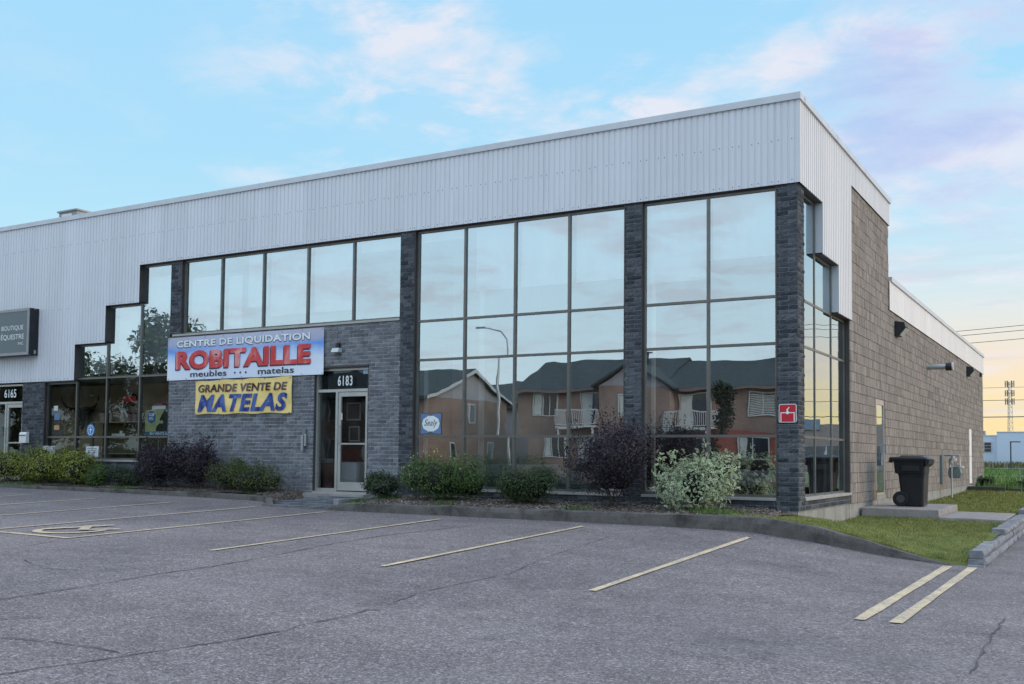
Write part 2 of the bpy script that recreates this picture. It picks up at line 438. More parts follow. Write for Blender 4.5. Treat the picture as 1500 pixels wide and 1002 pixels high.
kerbL = [(-45,-1.05,-.02,-.13),(-20,-1.05,-.05,-.16),(-13,-1.05,-.07,-.20),(-11.3,-1.10,-.08,-.22),(-10.7,-1.28,-.09,-.235),(-10.3,-1.6,-.11,-.25),(-10.0,-1.95,-.16,-.26),(-9.75,-2.12,-.225,-.265),(-9.0,-2.14,-.235,-.27),(-8.35,-2.12,-.238,-.27)]
kerb('kerb', dense(kerbL), .15, M['kerb'], '')

# ------------------------------------------------------------------ planting beds, path, lawn
def mat_mulch():
    m, nt = new_mat('mulch'); n = N(nt); p = n.pos()
    v = n.add('ShaderNodeTexVoronoi', inp={'Vector': p, 'Scale': 34.0})
    c = n.ramp(n.add('ShaderNodeSeparateColor', inp={0: v.outputs['Color']}).outputs[0], [(0, (.045,.036,.032)), (.5, (.11,.088,.078)), (1, (.24,.20,.18))])
    n.bsdf(c, .95, bump=v.outputs['Distance'], bstr=.9, bdist=.02, spec=.15); return m
M['mulch'] = mat_mulch()
M['chip'] = mat_brick('wood_chip', (.05,.040,.035), (.15,.12,.10), (.36,.31,.27), .2)
def zbedR(x, y):
    t = min(1, max(0, (y+2.0)/2.0))
    k = interp([(p[0], p[2]) for p in kerbR], x) - .02
    w = interp([(-8.4,-.04),(-1,-.05),(-.35,-.08),(.0,-.14)], x)
    return lerp(k, w, t) + .03*noise.noise((x*1.3, y*1.3, 1)) + .035*math.sin(t*math.pi)
def zbedL(x, y):
    yk = interp([(-45,-1),(-13,-1),(-11.3,-1.05),(-10.7,-1.2),(-10.3,-1.5),(-9.9,-2)], x)
    t = min(1, max(0, (y-yk)/max(.2,-yk)))
    k = interp([(-45,-.03),(-20,-.06),(-13,-.08),(-10.5,-.10),(-9.8,-.17)], x)
    return lerp(k, .02 if x < -11 else lerp(.02, -.12, min(1,(x+11)/1.0)), t) + .02*noise.noise((x*1.3, y*1.3, 1)) + .04*math.sin(t*math.pi)
XR = [(-2,-9.9),(-1.2,-10.15),(-.5,-10.42),(0,-10.50)]
_zL0 = zbedL
def zbedL(x, y):
    d = interp(XR, y) - x
    return lerp(-.26, _zL0(x, y), min(1, max(0, d/.22))**.6)
def bed(name, xs, ys, zf, ok):
    return struct(grid_sheet(name, xs, ys, zf, M['mulch'], lambda x, y: not ok(x, y)))
okR = lambda x, y: -8.2 < x < .0 and -2.0 < y < .1
def okL(x, y):
    if x > -9.85: return False
    yk = interp([(-45,-.92),(-11.3,-.95),(-10.7,-1.12),(-10.3,-1.42),(-10.0,-1.8)], x)
    xr = interp(XR, y)+.04
    return y > yk and x < xr
bed('planting_bed', frange(-8.25,.0,.125), frange(-2.02,.1,.10), zbedR, okR)
bed('planting_bed', frange(-45,-13,1)[:-1]+frange(-13,-9.8,.08), frange(-2.0,.1,.1), zbedL, okL)

def chips(name, n, x0, x1, y0, y1, zf, ok, mat, lo=.02, hi=.055):
    mb = MB()
    for _ in range(n):
        x, y = R.uniform(x0, x1), R.uniform(y0, y1)
        if not ok(x, y): continue
        L, W = R.uniform(lo, hi), R.uniform(.008, .02)
        Mx = Matrix.Translation((x, y, zf(x, y)+R.uniform(.002,.016))) @ Matrix.Rotation(R.uniform(0,6.28),4,'Z') @ Matrix.Rotation(R.uniform(-.6,.6),4,'X') @ Matrix.Rotation(R.uniform(-.5,.5),4,'Y')
        mb.face([Mx @ Vector(q) for q in ((-L/2,-W/2,0),(L/2,-W/2*.6,0),(L/2,W/2,0),(-L/2,W/2*.7,0))])
    return mb.build(name, mat, recalc=False)
tag(chips('mulch_chips', 9000, -8.25, -.1, -2.0, 0, zbedR, okR, M['chip']), 'loose bark chips scattered over the bed right of the entrance', 'mulch', kind='stuff')
tag(chips('mulch_chips', 9000, -22, -9.9, -2.0, 0, zbedL, okL, M['chip']), 'loose bark chips over the bed left of the entrance', 'mulch', kind='stuff')

# paver path to the door
mb = MB()
for i in range(11):
    for j in range(6):
        w, d = .175, .36
        x0 = -10.15 + i*w + (0 if j % 2 else -.08); y0 = -2.0 + j*d*.98
        if x0 < interp([(-2,-9.95),(-1.2,-10.2),(-.3,-10.5)], y0+.2)-.05 or x0 > -8.45: continue
        z0 = -.235 + .045*(j+.5)/2; z1 = z0 + .01 + R.uniform(0,.006)
        mb.box(x0+.004, x0+w-.004, y0+.004, min(y0+d-.004, -.02), z0-.08, z1)
struct(mb.build('path', mat_brick('paver', (.10,.11,.125), (.14,.15,.17), (.19,.20,.22), .4), bevel=.004))
mb = MB(); mb.face([(-10.5,-2.0,-.245),(-8.1,-2.0,-.245),(-8.1,0,-.13),(-10.5,0,-.13)]); struct(mb.build('path_base', M['mulch'], recalc=False))
mb = MB(); mb.tube([(-9.98,-1.88,-.205),(-10.06,-1.5,-.195),(-10.20,-1.1,-.185),(-10.40,-.55,-.165),(-10.49,-.05,-.15)], .011, 6)
tag(mb.build('garden_edging', M['black']), 'black plastic edging strip between mulch and paver path', 'edging')
mb = MB(); mb.obox((-8.42,-1.35,-.135), .15, .62, .13, rad(-4))
tag(mb.build('concrete_block', M['stone'], bevel=.012), 'pale concrete block lying at the right edge of the entrance path', 'block')
mb = MB(); mb.box(-10.60,-8.93,-.20,.10,-.20,-.045)
tag(mb.build('door_step', M['slab'], bevel=.01), 'low concrete step under the glass shop door', 'step')

# lawn beside the building
YL = [-2.0,-1.0,0,1,2,4,6,12,20,23.2]
LW = {-2.0:[(-.6,-.085),(0,-.10),(.45,-.14),(.84,-.20),(1.32,-.31),(1.78,-.43),(2.21,-.54),(2.85,-.60)],
      -1.0:[(-.6,-.09),(0,-.13),(.84,-.22),(1.78,-.40),(2.85,-.50)], 0:[(0,-.17),(.84,-.25),(1.6,-.35),(2.85,-.42)],
      1:[(0,-.32),(1.3,-.38),(2.85,-.40)], 2:[(0,-.437),(2.85,-.42)], 4:[(0,-.40),(2.85,-.40)], 6:[(0,-.33),(2.85,-.37)], 12:[(0,-.41),(2.85,-.38)], 20:[(0,-.36),(2.85,-.34)], 23.2:[(0,-.30),(2.85,-.32)]}
def zlawn(x, y):
    if y < -2.02: return zlawn(x, -2.0) - .25
    y = min(max(y, -2.0), 23.2)
    for a, b in zip(YL, YL[1:]):
        if y <= b: break
    return lerp(interp(LW[a], x), interp(LW[b], x), (y-a)/(b-a)) + .012*noise.noise((x*2, y*2, 5)) + .012
oklawn = lambda x, y: x < 2.86 and not (x < -.02 and y > -.02) and not (x < .05 and y < -1.0 and x < -.55-(y+2)*.0) 
struct(grid_sheet('lawn', frange(-.6, 2.9, .1), [-2.04] + frange(-2.0, 0, .1)[:-1]+frange(0, 24.2, .4), zlawn, M['lawn'], lambda x, y: not oklawn(x, y)))
M['blade'] = mat_leaf('grass_blade', (.10,.13,.030), (.21,.235,.058), (.38,.37,.14), .6, .3)
mb = MB()
for _ in range(52000):
    y = -2.0 + 25*(R.random()**1.9); x = R.uniform(-.55, 2.80)
    if not oklawn(x, y): continue
    if (4.75 < y < 7.65 and x < 1.53) or (4.4 < y < 7.1 and 1.5 < x < 2.72): continue
    if x < 0 and R.random() < .5: continue
    h = R.uniform(.018, .045) * (1 + y*.04); w = R.uniform(.003, .006) * (1 + y*.10)
    a = R.uniform(0, 6.28); lx, ly = R.uniform(-.6,.6)*h, R.uniform(-.6,.6)*h; z = zlawn(x, y) - .004
    dx, dy = math.cos(a)*w, math.sin(a)*w
    mb.face([(x-dx,y-dy,z),(x+dx,y+dy,z),(x+lx,y+ly,z+h)])
tag(mb.build('grass', M['blade'], recalc=False), 'mown grass blades on the lawn beside the shop', 'grass', kind='stuff')
mb = MB()
for (cx, cy, rr_, n_) in ((-8.0,-1.6,.30,500),(-7.75,-.9,.30,400),(-5.9,-1.7,.3,120),(-.9,-1.6,.5,500),(-11.4,-.9,.25,60),(-15.5,-.85,.4,160),(-19.3,-.9,.6,300),(-3.2,-1.8,.25,120)):
    for _ in range(n_):
        x, y = cx+R.gauss(0,rr_*.5), cy+R.gauss(0,rr_*.35)
        if not (-1.95 < y < -.05): continue
        z = (zbedR if x > -8.2 else zbedL)(x, y); h = R.uniform(.03,.10); a = R.uniform(0,6.28); w=.006
        mb.face([(x-math.cos(a)*w,y-math.sin(a)*w,z),(x+math.cos(a)*w,y+math.sin(a)*w,z),(x+R.uniform(-.05,.05),y+R.uniform(-.05,.05),z+h)])
tag(mb.build('weeds', mat_leaf('weed_leaf', (.04,.09,.02), (.08,.16,.035), (.16,.26,.07)), recalc=False), 'tufts of bright weeds growing through the bark chips', 'weeds', kind='stuff')

# slabs by the side door
def rough_slab(name, x0, x1, y0, y1, z0, z1, mat, label, cat, group=None, bev=.015):
    mb = MB(); mb.hexa([(x0,y0,z0),(x1,y0,z0),(x1,y1,z0),(x0,y1,z0),(x0+.01,y0+.01,z1),(x1-.01,y0+.02,z1-.01),(x1-.01,y1-.01,z1),(x0+.01,y1,z1)])
    return tag(mb.build(name, mat, bevel=bev), label, cat, group)
rough_slab('concrete_slab', .03, 1.52, 4.75, 7.65, -.42, -.19, M['slab'], 'raised concrete slab under the black bin by the side door', 'slab')
rough_slab('concrete_slab', 1.55, 2.73, 4.40, 7.10, -.50, -.315, M['slab'], 'lower concrete slab stepping down to the stone edging', 'slab')
rough_slab('retaining_wall', .02, 1.25, 22.9, 23.25, -.45, -.13, M['dark_concrete'], 'low dark concrete wall at the far end of the lawn', 'wall')
for i in range(4):
    rough_slab('paving_block', 1.42+i*.36, 1.74+i*.36, 22.9, 23.2, -.40, -.17, M['dark_concrete'], ['first small dark block right of the low concrete wall','second small dark block in the far row','third small dark block in the far row, near the frame edge','last small dark block in the far row'][i], 'block', 'small dark blocks in a row behind the lawn')
mb = MB(); mb.box(1.3,3.0,23.3,23.9,-.45,-.30); mb.box(1.26,3.0,22.2,22.85,-.45,-.295)
struct(mb.build('far_pavement', M['slab']))

# stone edging, each stone a thing
stones = []
def stone(x0, x1, y0, y1, z0, z1, seed):
    rr = random.Random(seed); mb = MB(); k = max(3, int((y1-y0)/.18)); j = lambda s: rr.uniform(-s, s)
    n0 = 0; rings = []
    for i in range(k+1):
        y = lerp(y0, y1, i/k); n = len(mb.v); rings.append(n); s = .012
        mb.v += [(x0+j(s),y,z0),(x1-.02+j(s),y,z0),(x1+j(s)*1.6,y+j(s),lerp(z0,z1,.5)),(x1-.015+j(s),y+j(s),z1+j(.006)),((x0+x1)/2,y+j(s),z1+j(.006)),(x0+j(s),y+j(s),z1+j(.006)),(x0+j(s),y,lerp(z0,z1,.5))]
    for a, b in zip(rings, rings[1:]):
        for i in range(7): mb.f.append((a+i, a+(i+1)%7, b+(i+1)%7, b+i)); mb.m.append(0)
    mb.f.append(tuple(rings[0]+i for i in range(7))); mb.m.append(0); mb.f.append(tuple(rings[-1]+i for i in range(7))[::-1]); mb.m.append(0)
    o = mb.build('edging_stone', M['stone'], bevel=.008); stones.append((o, x0, y0, z1)); return o
G_ST = 'stones edging the lawn'
def course(x0, x1, y0, z0, z1, lens, labels, seed):
    y = y0
    for i, (L, lab) in enumerate(zip(lens, labels)):
        tag(stone(x0, x1, y, y+L-.03, z0, z1, seed+i), lab, 'stone', G_ST); y += L
tag(stone(2.79,3.0,-2.14,-1.86,-.66,-.60,1), 'thin grey stone lying flat at the very corner of the stone edging', 'stone', G_ST)
course(2.79, 3.01, -2.05, -.66, -.53, [1.9,1.6,2.1,1.8,2.2,2.4], ['bottom course stone nearest the double yellow lines','bottom course stone just behind the front stone','bottom course stone beside the middle of the lawn','bottom course stone beside the lower concrete slab','bottom course stone just past the lower slab','farthest bottom course stone along the drive'], 2)
course(2.80, 2.98, -2.0, -.53, -.42, [1.75,1.65,1.5,1.9,1.7,2.4], ['long top stone at the front end of the edging','second stone of the front top row','middle course stone under the front of the upper row','middle course stone in front of the lower slab','middle course stone against the lower slab','farthest middle course stone along the drive'], 20)
course(2.77, 2.99, 1.42, -.42, -.325, [1.5,1.4,1.7,2.4], ['upper stone stepping up behind the front row','second stone of the upper row','third stone of the upper row, before the lower slab','upper row stone touching the lower slab'], 30)
tag(stone(2.78,3.0,6.9,8.7,-.325,-.235,40), 'topmost grey stone beside the far end of the lower slab', 'stone', G_ST)

# ------------------------------------------------------------------ THE STORE BUILDING
B = thing('store_building', (0,0,0), 'two-storey grey brick shop with ribbed white metal upper band and large mirrored windows', 'building')
YG = .10     # glass plane behind the wall face
def bricks(mb, u0, u1, z0, z1, L, H, J, put, dep=.012, seed=0, holes=(), z_ref=0.0, ribs=0):
    """running bond; put(u0,u1,z0,z1,proud) adds one brick"""
    rr = random.Random(seed); k0 = int(math.floor((z0-z_ref)/H)); k = k0
    while z_ref + k*H < z1 - .004:
        a, b = max(z0, z_ref+k*H), min(z1, z_ref+(k+1)*H)
        off = (L/2 if k % 2 else 0); i = int(math.floor((u0-off)/L))
        while off + i*L < u1 - .004:
            c, d = max(u0, off+i*L), min(u1, off+(i+1)*L)
            segs = [(c, d)]
            for (hu0, hu1, hz0, hz1) in holes:
                if (a+b)/2 > hz0 and (a+b)/2 < hz1:
                    ns = []
                    for (p, q) in segs:
                        if q <= hu0 or p >= hu1: ns.append((p, q)); continue
                        if p < hu0: ns.append((p, hu0))
                        if q > hu1: ns.append((hu1, q))
                    segs = ns
            for (p, q) in segs:
                if q-p > .02 and b-a > .02:
                    put(p+J/2, q-J/2, a+J/2, b-J/2, rr.uniform(0, dep), rr)
            i += 1
        k += 1
def put_front(mb):
    def f(u0, u1, z0, z1, pr, rr):
        y = -.006-pr; t = rr.uniform(-.003,.003)
        mb.hexa([(u0,y+t,z0),(u1,y-t,z0),(u1,.03,z0),(u0,.03,z0),(u0,y+rr.uniform(-.003,.003),z1),(u1,y+rr.uniform(-.003,.003),z1),(u1,.03,z1),(u0,.03,z1)], 1)
    return f
def put_rough_front(mb, amp=.016):
    def f(u0, u1, z0, z1, pr, rr):
        # split face: faceted front
        n = 4; pts = []
        for zi in range(3):
            z = lerp(z0, z1, zi/2)
            for i in range(n+1):
                u = lerp(u0, u1, i/n); e = 0 if (zi == 1 and 0 < i < n) else 1
                pts.append((u, -.004 - rr.uniform(0, amp)*(1 if e == 0 else .5), z))
        b = len(mb.v); mb.v += pts
        for zi in range(2):
            for i in range(n):
                q = b+zi*(n+1)+i; mb.f.append((q, q+1, q+n+2, q+n+1)); mb.m.append(1)
        # returns into the joint
        k = len(mb.v); mb.v += [(u0,.03,z0),(u1,.03,z0),(u1,.03,z1),(u0,.03,z1)]
        mb.f.append((b, k, k+1, b+n) if False else tuple([k, k+1] + [b+n-i for i in range(n+1)])); mb.m.append(1)
        tp = b+2*(n+1); mb.f.append(tuple([tp+i for i in range(n+1)] + [k+2, k+3])); mb.m.append(1)
        mb.f.append((k, b, b+n+1, tp, k+3)); mb.m.append(1)
        mb.f.append((b+n, k+1, k+2, tp+n, b+2*n+1)); mb.m.append(1)
    return f
def mortar_front(mb, x0, x1, z0, z1): mb.box(x0, x1, 0.0, .24, z0, z1, 0)

XD0, XD1 = -10.48, -9.0     # entrance opening
# main brick wall around the entrance
mb = MB()
for (x0,x1,z0,z1) in ((-15.05,XD0,-.14,3.56),(XD0,XD1,2.66,3.56),(XD1,-8.198,-.14,3.56)): mortar_front(mb, x0, x1, z0, z1)
bricks(mb, -15.05, -8.198, -.14, 3.56, .203, .080, .016, put_front(mb), seed=1, holes=[(XD0,XD1,-1,2.66)])
mb.build('brick_wall', [M['mortar'], M['brick']], B, recalc=False)
# columns
def column(x0, x1, z0, z1, seed, rough=True, nm='brick_column'):
    mb = MB(); mortar_front(mb, x0, x1, z0, z1)
    bricks(mb, x0, x1, z0, z1, .203 if not rough else .31, .080, .013, (put_rough_front if rough else put_front)(mb), seed=seed)
    return mb.build(nm, [M['mortar_dark'], M['brick_dark']], B, recalc=False)
column(-8.198, -7.846, -.14, 5.41, 2, False)
column(-3.142, -2.807, -.14, 5.41, 3)
column(-15.05, -14.70, 3.64, 5.41, 4, False)
column(-20.69, -19.76, -.06, 2.62, 5, False)
# low brick strips under the windows
for (x0,x1,z0,z1) in ((-7.846,-3.142,-.14,.13),(-2.807,-.352,-.14,.13),(-19.76,-15.05,-.10,.60)):
    mb = MB(); mortar_front(mb, x0, x1, z0, z1); bricks(mb, x0, x1, z0, z1, .203, .080, .012, put_front(mb), seed=6)
    mb.build('brick_plinth', [M['mortar_dark'], M['brick_dark']], B, recalc=False)
# corner column wraps round the corner, with the side strip under the side window
mb = MB()
mb.box(-.352, 0.0, 0.0, .382, -.09, 5.41, 0); mb.box(-.20, -.001, .382, 3.87, -.09, .13, 0)
bricks(mb, -.352, .008, -.09, 5.41, .31, .080, .013, put_rough_front(mb, .02), seed=8)
def put_side(mb, amp=.018, x=0.0):
    def f(u0, u1, z0, z1, pr, rr):
        X = x + .006; j = lambda: X + rr.uniform(0, amp)
        um, zm = (u0+u1)/2, (z0+z1)/2
        n = len(mb.v)
        mb.v += [(X,u0,z0),(X,u1,z0),(X,u1,z1),(X,u0,z1),(j(),um,zm),(-.02,u0,z0),(-.02,u1,z0),(-.02,u1,z1),(-.02,u0,z1)]
        for i in range(4): mb.f.append((n+i, n+(i+1)%4, n+4)); mb.m.append(1)
        for i in range(4): mb.f.append((n+i, n+5+i, n+5+(i+1)%4, n+(i+1)%4)); mb.m.append(1)
    return f
bricks(mb, -.012, .382, -.09, 5.41, .203, .080, .010, put_side(mb, .028), seed=9)
bricks(mb, .382, 3.87, -.09, .13, .31, .080, .012, put_side(mb, .012), seed=10)
mb.build('corner_column', [M['mortar_dark'], M['brick_dark']], B, recalc=False)
# fluted block side wall
mb = MB()
SD0, SD1 = 6.50, 7.50
for (a,b,z0,z1) in ((3.87,SD0,-.09,6.30),(SD0,SD1,2.14,6.30),(SD1,8.03,-.09,6.30),(8.03,23.7,-.09,4.30),(23.7,24.5,2.02,4.30),(24.5,28.5,-.09,4.30)):
    mb.box(-.22, 0.0, a, b, z0, z1, 0)
def put_block(u0, u1, z0, z1, pr, rr):
    n = 4 if (u1-u0) > .3 else (2 if u1-u0 > .15 else 1)
    D = .016 + rr.uniform(0, .008); prof = [(0.0, u0)]
    for i in range(n):
        a, b = lerp(u0, u1, i/n), lerp(u0, u1, (i+1)/n); g = (b-a)*.13
        prof += [(D+rr.uniform(-.003,.003), a+g), (D+rr.uniform(-.003,.003), b-g)]
        if i < n-1: prof.append((.001, b))
    prof.append((0.0, u1)); k = len(prof); m_ = len(mb.v)
    mb.v += [(p[0], p[1], z0) for p in prof] + [(p[0]+rr.uniform(-.002,.002)*(0 < q < k-1), p[1], z1) for q, p in enumerate(prof)]
    for q in range(k-1): mb.f.append((m_+q, m_+q+1, m_+k+q+1, m_+k+q)); mb.m.append(1)
    mb.f.append(tuple(m_+q for q in range(k))[::-1]); mb.m.append(1); mb.f.append(tuple(m_+k+q for q in range(k))); mb.m.append(1)
for (a,b,z0,z1,s) in ((3.87,8.03,-.09,6.30,11),(8.03,28.5,-.09,4.30,12)):
    bricks(mb, a, b, z0, z1, .406, .203, .010, put_block, seed=s, holes=[(SD0,SD1,-1,2.14),(23.7,24.5,-1,2.02)], z_ref=-.09)
o = mb.build('block_wall', [M['block_mortar'], M['block']], B, recalc=False)
# concrete foundation
mb = MB(); mb.box(-.26,-.015,.02,3.83,-.80,-.094,0); mb.box(-.26,-.004,3.83,28.5,-.80,-.094,0)
mb.box(-.25,-.03,-.0,.02,-.8,-.094)
mb.build('foundation', M['concrete'], B)
# plain walls that close the volume, roof deck
mb = MB()
mb.box(-45,-.22, 28.3, 28.5, -.3, 4.9); mb.box(-45,-.22,8.0,8.2,4.3,6.8); mb.box(-45.2,-45,0,28.5,-.3,6.8)
mb.box(-.23,-.17,8.0,28.4,4.28,4.9)
mb.build('rear_wall', M['block'], B)
mb = MB(); mb.box(-45,-.1,.1,8.1,6.45,6.60); mb.box(-45,-.25,8.2,28.4,4.55,4.70)
mb.build('roof', simple('roof_gravel', (.20,.20,.21), .95, var=.2, scale=4), B)

# ribbed metal cladding
def ribs_front(mb, x0, x1, z0, z1, pitch=.114, y=-.05, d=.015):
    i = math.floor(x0/pitch)
    while i*pitch < x1:
        a = i*pitch
        xs_ = [a, a+.070, a+.080, a+.102, a+.114]; ys_ = [y, y, y+d, y+d, y]
        for k in range(4):
            p, q = max(x0, xs_[k]), min(x1, xs_[k+1])
            if q - p < 1e-4: continue
            f = lambda x: lerp(ys_[k], ys_[k+1], (x-xs_[k])/(xs_[k+1]-xs_[k]))
            mb.face([(p,f(p),z0),(q,f(q),z0),(q,f(q),z1),(p,f(p),z1)], 0)
        i += 1
    mb.face([(x0,y,z0),(x0,.0,z0),(x1,.0,z0),(x1,y,z0)], 2)   # closure under the ribs
def ribs_side(mb, y0, y1, z0, z1, pitch=.14, x=.05, d=.020, wide=False):
    i = math.floor(y0/pitch)
    while i*pitch < y1:
        a = i*pitch
        ys_ = [a, a+pitch*.62, a+pitch*.70, a+pitch*.92, a+pitch]; xs_ = [x, x, x-d, x-d, x]
        for k in range(4):
            p, q = max(y0, ys_[k]), min(y1, ys_[k+1])
            if q - p < 1e-4: continue
            f = lambda v: lerp(xs_[k], xs_[k+1], (v-ys_[k])/(ys_[k+1]-ys_[k]))
            mb.face([(f(p),p,z0),(f(q),q,z0),(f(q),q,z1),(f(p),p,z1)], 0)
        i += 1
    mb.face([(x,y0,z0),(.0,y0,z0),(.0,y1,z0),(x,y1,z0)], 2)
mb = MB()
ZT = 6.86
S1, S2, S3 = -16.14, -17.37, -18.53
segs = [(-45,-19.76,2.63),(-19.76,S3,2.63),(S3,S2,3.55),(S2,S1,4.48),(S1,.05,5.41)]
for a, b, z in segs: ribs_front(mb, a, b, z, ZT)
for xx, za, zb in ((S3,2.63,3.55),(S2,3.55,4.48),(S1,4.48,5.41)):   # return edges of the steps
    mb.face([(xx,-.05,za),(xx,.10,za),(xx,.10,zb),(xx,-.05,zb)], 2)
# screws in rows
for zrow, xa, xb in ((5.46,-16.1,0),(6.16,-45,0),(4.52,-17.3,-16.2),(3.6,-18.5,-17.4),(4.5,-45,-18.6),(2.68,-45,-18.6)):
    i = math.ceil(xa/.114)
    while i*.114 < xb:
        if i % 3 != 1: x = i*.114 + .035; z = zrow + R.uniform(-.008,.008); mb.box(x-.007, x+.007, -.056, -.049, z-.007, z+.007, 1)
        i += 1
mb.face([(.05,-.05,5.41),(.05,-.05,ZT),(.035,-.053,ZT),(.035,-.053,5.41)], 0)
mb.build('cladding', [M['clad'], M['screw'], M['frame_dark'], M['cap']], B, recalc=False)
mb = MB()
for a, b, z in ((-.05,1.53,5.41),(1.53,2.77,4.48),(2.77,3.93,3.56),(3.93,8.05,6.29)): ribs_side(mb, a, b, z, ZT)
for yy_, za, zb in ((1.53,4.48,5.41),(2.77,3.56,4.48),(3.93,3.56,6.29)):
    mb.face([(.05,yy_,za),(-.10 if yy_ < 3.9 else .0,yy_,za),(-.10 if yy_ < 3.9 else .0,yy_,zb),(.05,yy_,zb)], 3)
mb.face([(.05,8.05,6.29),(-.2,8.05,6.29),(-.2,8.05,ZT),(.05,8.05,ZT)], 0)
ribs_side(mb, 8.05, 28.55, 4.30, 5.0, .30, .05, .012)
mb.face([(.05,28.55,4.30),(-.2,28.55,4.30),(-.2,28.55,5.0),(.05,28.55,5.0)], 0)
mb.build('side_cladding', [M['clad_side'], M['screw'], M['frame_dark'], M['cap']], B, recalc=False)
mb = MB()
mb.box(-45,.075,-.085,.20,6.815,6.93); mb.box(-.20,.085,.20,8.08,6.815,6.928); 
mb.box(-.20,.085,8.10,28.6,4.98,5.09); mb.box(-45,-.2,28.35,28.6,4.88,5.0)
for x in [-3.05*k for k in range(1, 15)]: mb.box(x-.02, x+.02, -.088, .2, 6.81, 6.933)
for y in (2.6, 5.2): mb.box(-.2,.089,y-.02,y+.02,6.81,6.933)
mb.build('parapet_cap', M['cap'], B)
# parapet back (so the cap has something behind)
mb = MB(); mb.box(-45,-.1,.02,.16,6.5,6.815); mb.box(-.16,-.04,.16,8.03,6.3,6.815); mb.box(-.18,-.02,8.1,28.4,4.35,4.98)
mb.box(-45,.0,.001,.2,5.45,6.5); mb.box(-45,-19.8,.001,.2,2.66,5.45); mb.box(-.19,-.001,.2,8.0,6.32,6.5)
mb.box(-19.8,S3-.01,.21,.25,2.66,5.45)
mb.box(-.12,-.001,2.79,3.93,3.60,6.3);mb.box(-.12,-.001,1.55,2.79,4.52,6.3);mb.box(-.12,-.001,.2,1.55,5.42,6.3)
mb.box(S3,S2-.012,.0,.12,3.58,5.45); mb.box(S2,S1-.012,.0,.12,4.51,5.45)
mb.build('wall_backing', M['frame_dark'], B)

# ---------------------------------------------------------------- windows
def window(name, X, Z, rows_for, mat_pane, bottom_mat=None, sill_w=True, bar=.046, label=None, left_reveal=True, wide_left=False):
    """X: vertical bar positions incl. ends, Z: list per column of row levels"""
    mb = MB(); y0, y1 = YG-.035, YG+.06
    panes = []
    n = len(X)-1
    for i in range(n):
        a, b = X[i], X[i+1]; zz = Z[i]
        for (z0, z1) in zip(zz, zz[1:]):
            panes.append((a, b, z0, z1))
        for z in zz:
            h = bar/2
            zc0, zc1 = (z, z+bar) if z == zz[0] else ((z-bar, z) if z == zz[-1] else (z-h, z+h))
            ha = bar/2
            mb.box(a+(bar if i == 0 else ha), b-(bar if i == n-1 else ha), y0, y1-.01, zc0, zc1)
    for i, x in enumerate(X):
        zt = max((Z[i-1][-1] if i > 0 else -9), (Z[i][-1] if i < n else -9)); zb = min((Z[i-1][0] if i > 0 else 99), (Z[i][0] if i < n else 99))
        if i == 0: a, b = x, x+bar
        elif i == n: a, b = x-bar, x
        else: a, b = x-bar/2, x+bar/2
        mb.box(a, b, y0-.004, y1, zb, zt)
    o = mb.build(name, M['frame'], B)
    if label: o['label'] = label
    for (a, b, z0, z1) in panes:
        pb = MB(); t = R.uniform(-.003,.003); s = R.uniform(-.003,.003); g = YG+.0
        pb.face([(a+.02,g+t,z0+.02),(b-.02,g-t,z0+.02),(b-.02,g-t+s,z1-.02),(a+.02,g+t+s,z1-.02)])
        pb.build('pane', M['glass'] if (mat_pane is M['glass_clear'] and z0 > 2.5) else mat_pane, o, recalc=False)
    return o
ZR = [.13, 1.17, 2.735, 3.535, 5.40]
window('window', [-2.807,-1.585,-.352], [ZR]*2, None, M['glass'], label='tall two-column window next to the corner')
window('window', [-7.846,-6.66,-5.50,-4.32,-3.142], [ZR]*4, None, M['glass'], label='tall four-column window between two brick columns')
window('window', [-14.70,-13.44,-12.12,-10.80,-9.507,-8.198], [[3.62,5.40]]*5, None, M['glass'], label='row of five upper panes above the banners')
window('window', [-19.76,S3-.03,S2-.03,S1-.03,-15.05], [[.60,1.17,2.60],[.60,1.17,2.67,3.54],[.60,1.17,2.67,4.47],[.60,1.17,2.67,5.40]], None, M['glass_clear'], label='stepped shop window of the neighbouring boutique')
# side window: build along x then turn to face +x
def side_window():
    mb = MB(); bar = .044; xo, xi = -YG+.012, -YG-.06
    Y = [.382,1.49,2.74,3.87]; T = [5.40,4.47,3.55]; rows = [.13,1.17,2.735,3.535]
    panes = []
    for i in range(3):
        a, b = Y[i], Y[i+1]; zz = [z for z in rows if z < T[i]-.1] + [T[i]]
        if i == 0: zz = rows + [5.40]
        panes += [(a, b, z0, z1) for z0, z1 in zip(zz, zz[1:])]
        for z in zz:
            c0, c1 = (z, z+bar) if z == zz[0] else ((z-bar, z) if z == zz[-1] else (z-bar/2, z+bar/2))
            mb.box(xi+.01, xo, a+(bar if i == 0 else bar/2), b-(bar if i == 2 else bar/2), c0, c1)
    for i, y in enumerate(Y):
        zt = 5.40 if i <= 1 else (4.47 if i == 2 else 3.55)
        a, b = (y, y+bar) if i == 0 else ((y-bar, y) if i == 3 else (y-bar/2, y+bar/2))
        mb.box(xi, xo+.004, a, b, .13, zt)
    o = mb.build('window', M['frame'], B); o['label'] = 'stepped side window just round the corner'
    for (a, b, z0, z1) in panes:
        pb = MB(); g = -YG
        t = R.uniform(-.001,.001)
        pb.face([(g+t,a+.02,z0+.02),(g-t,b-.02,z0+.02),(g-t,b-.02,z1-.02),(g+t,a+.02,z1-.02)])
        pb.build('pane', M['glass'], o, recalc=False)
side_window()
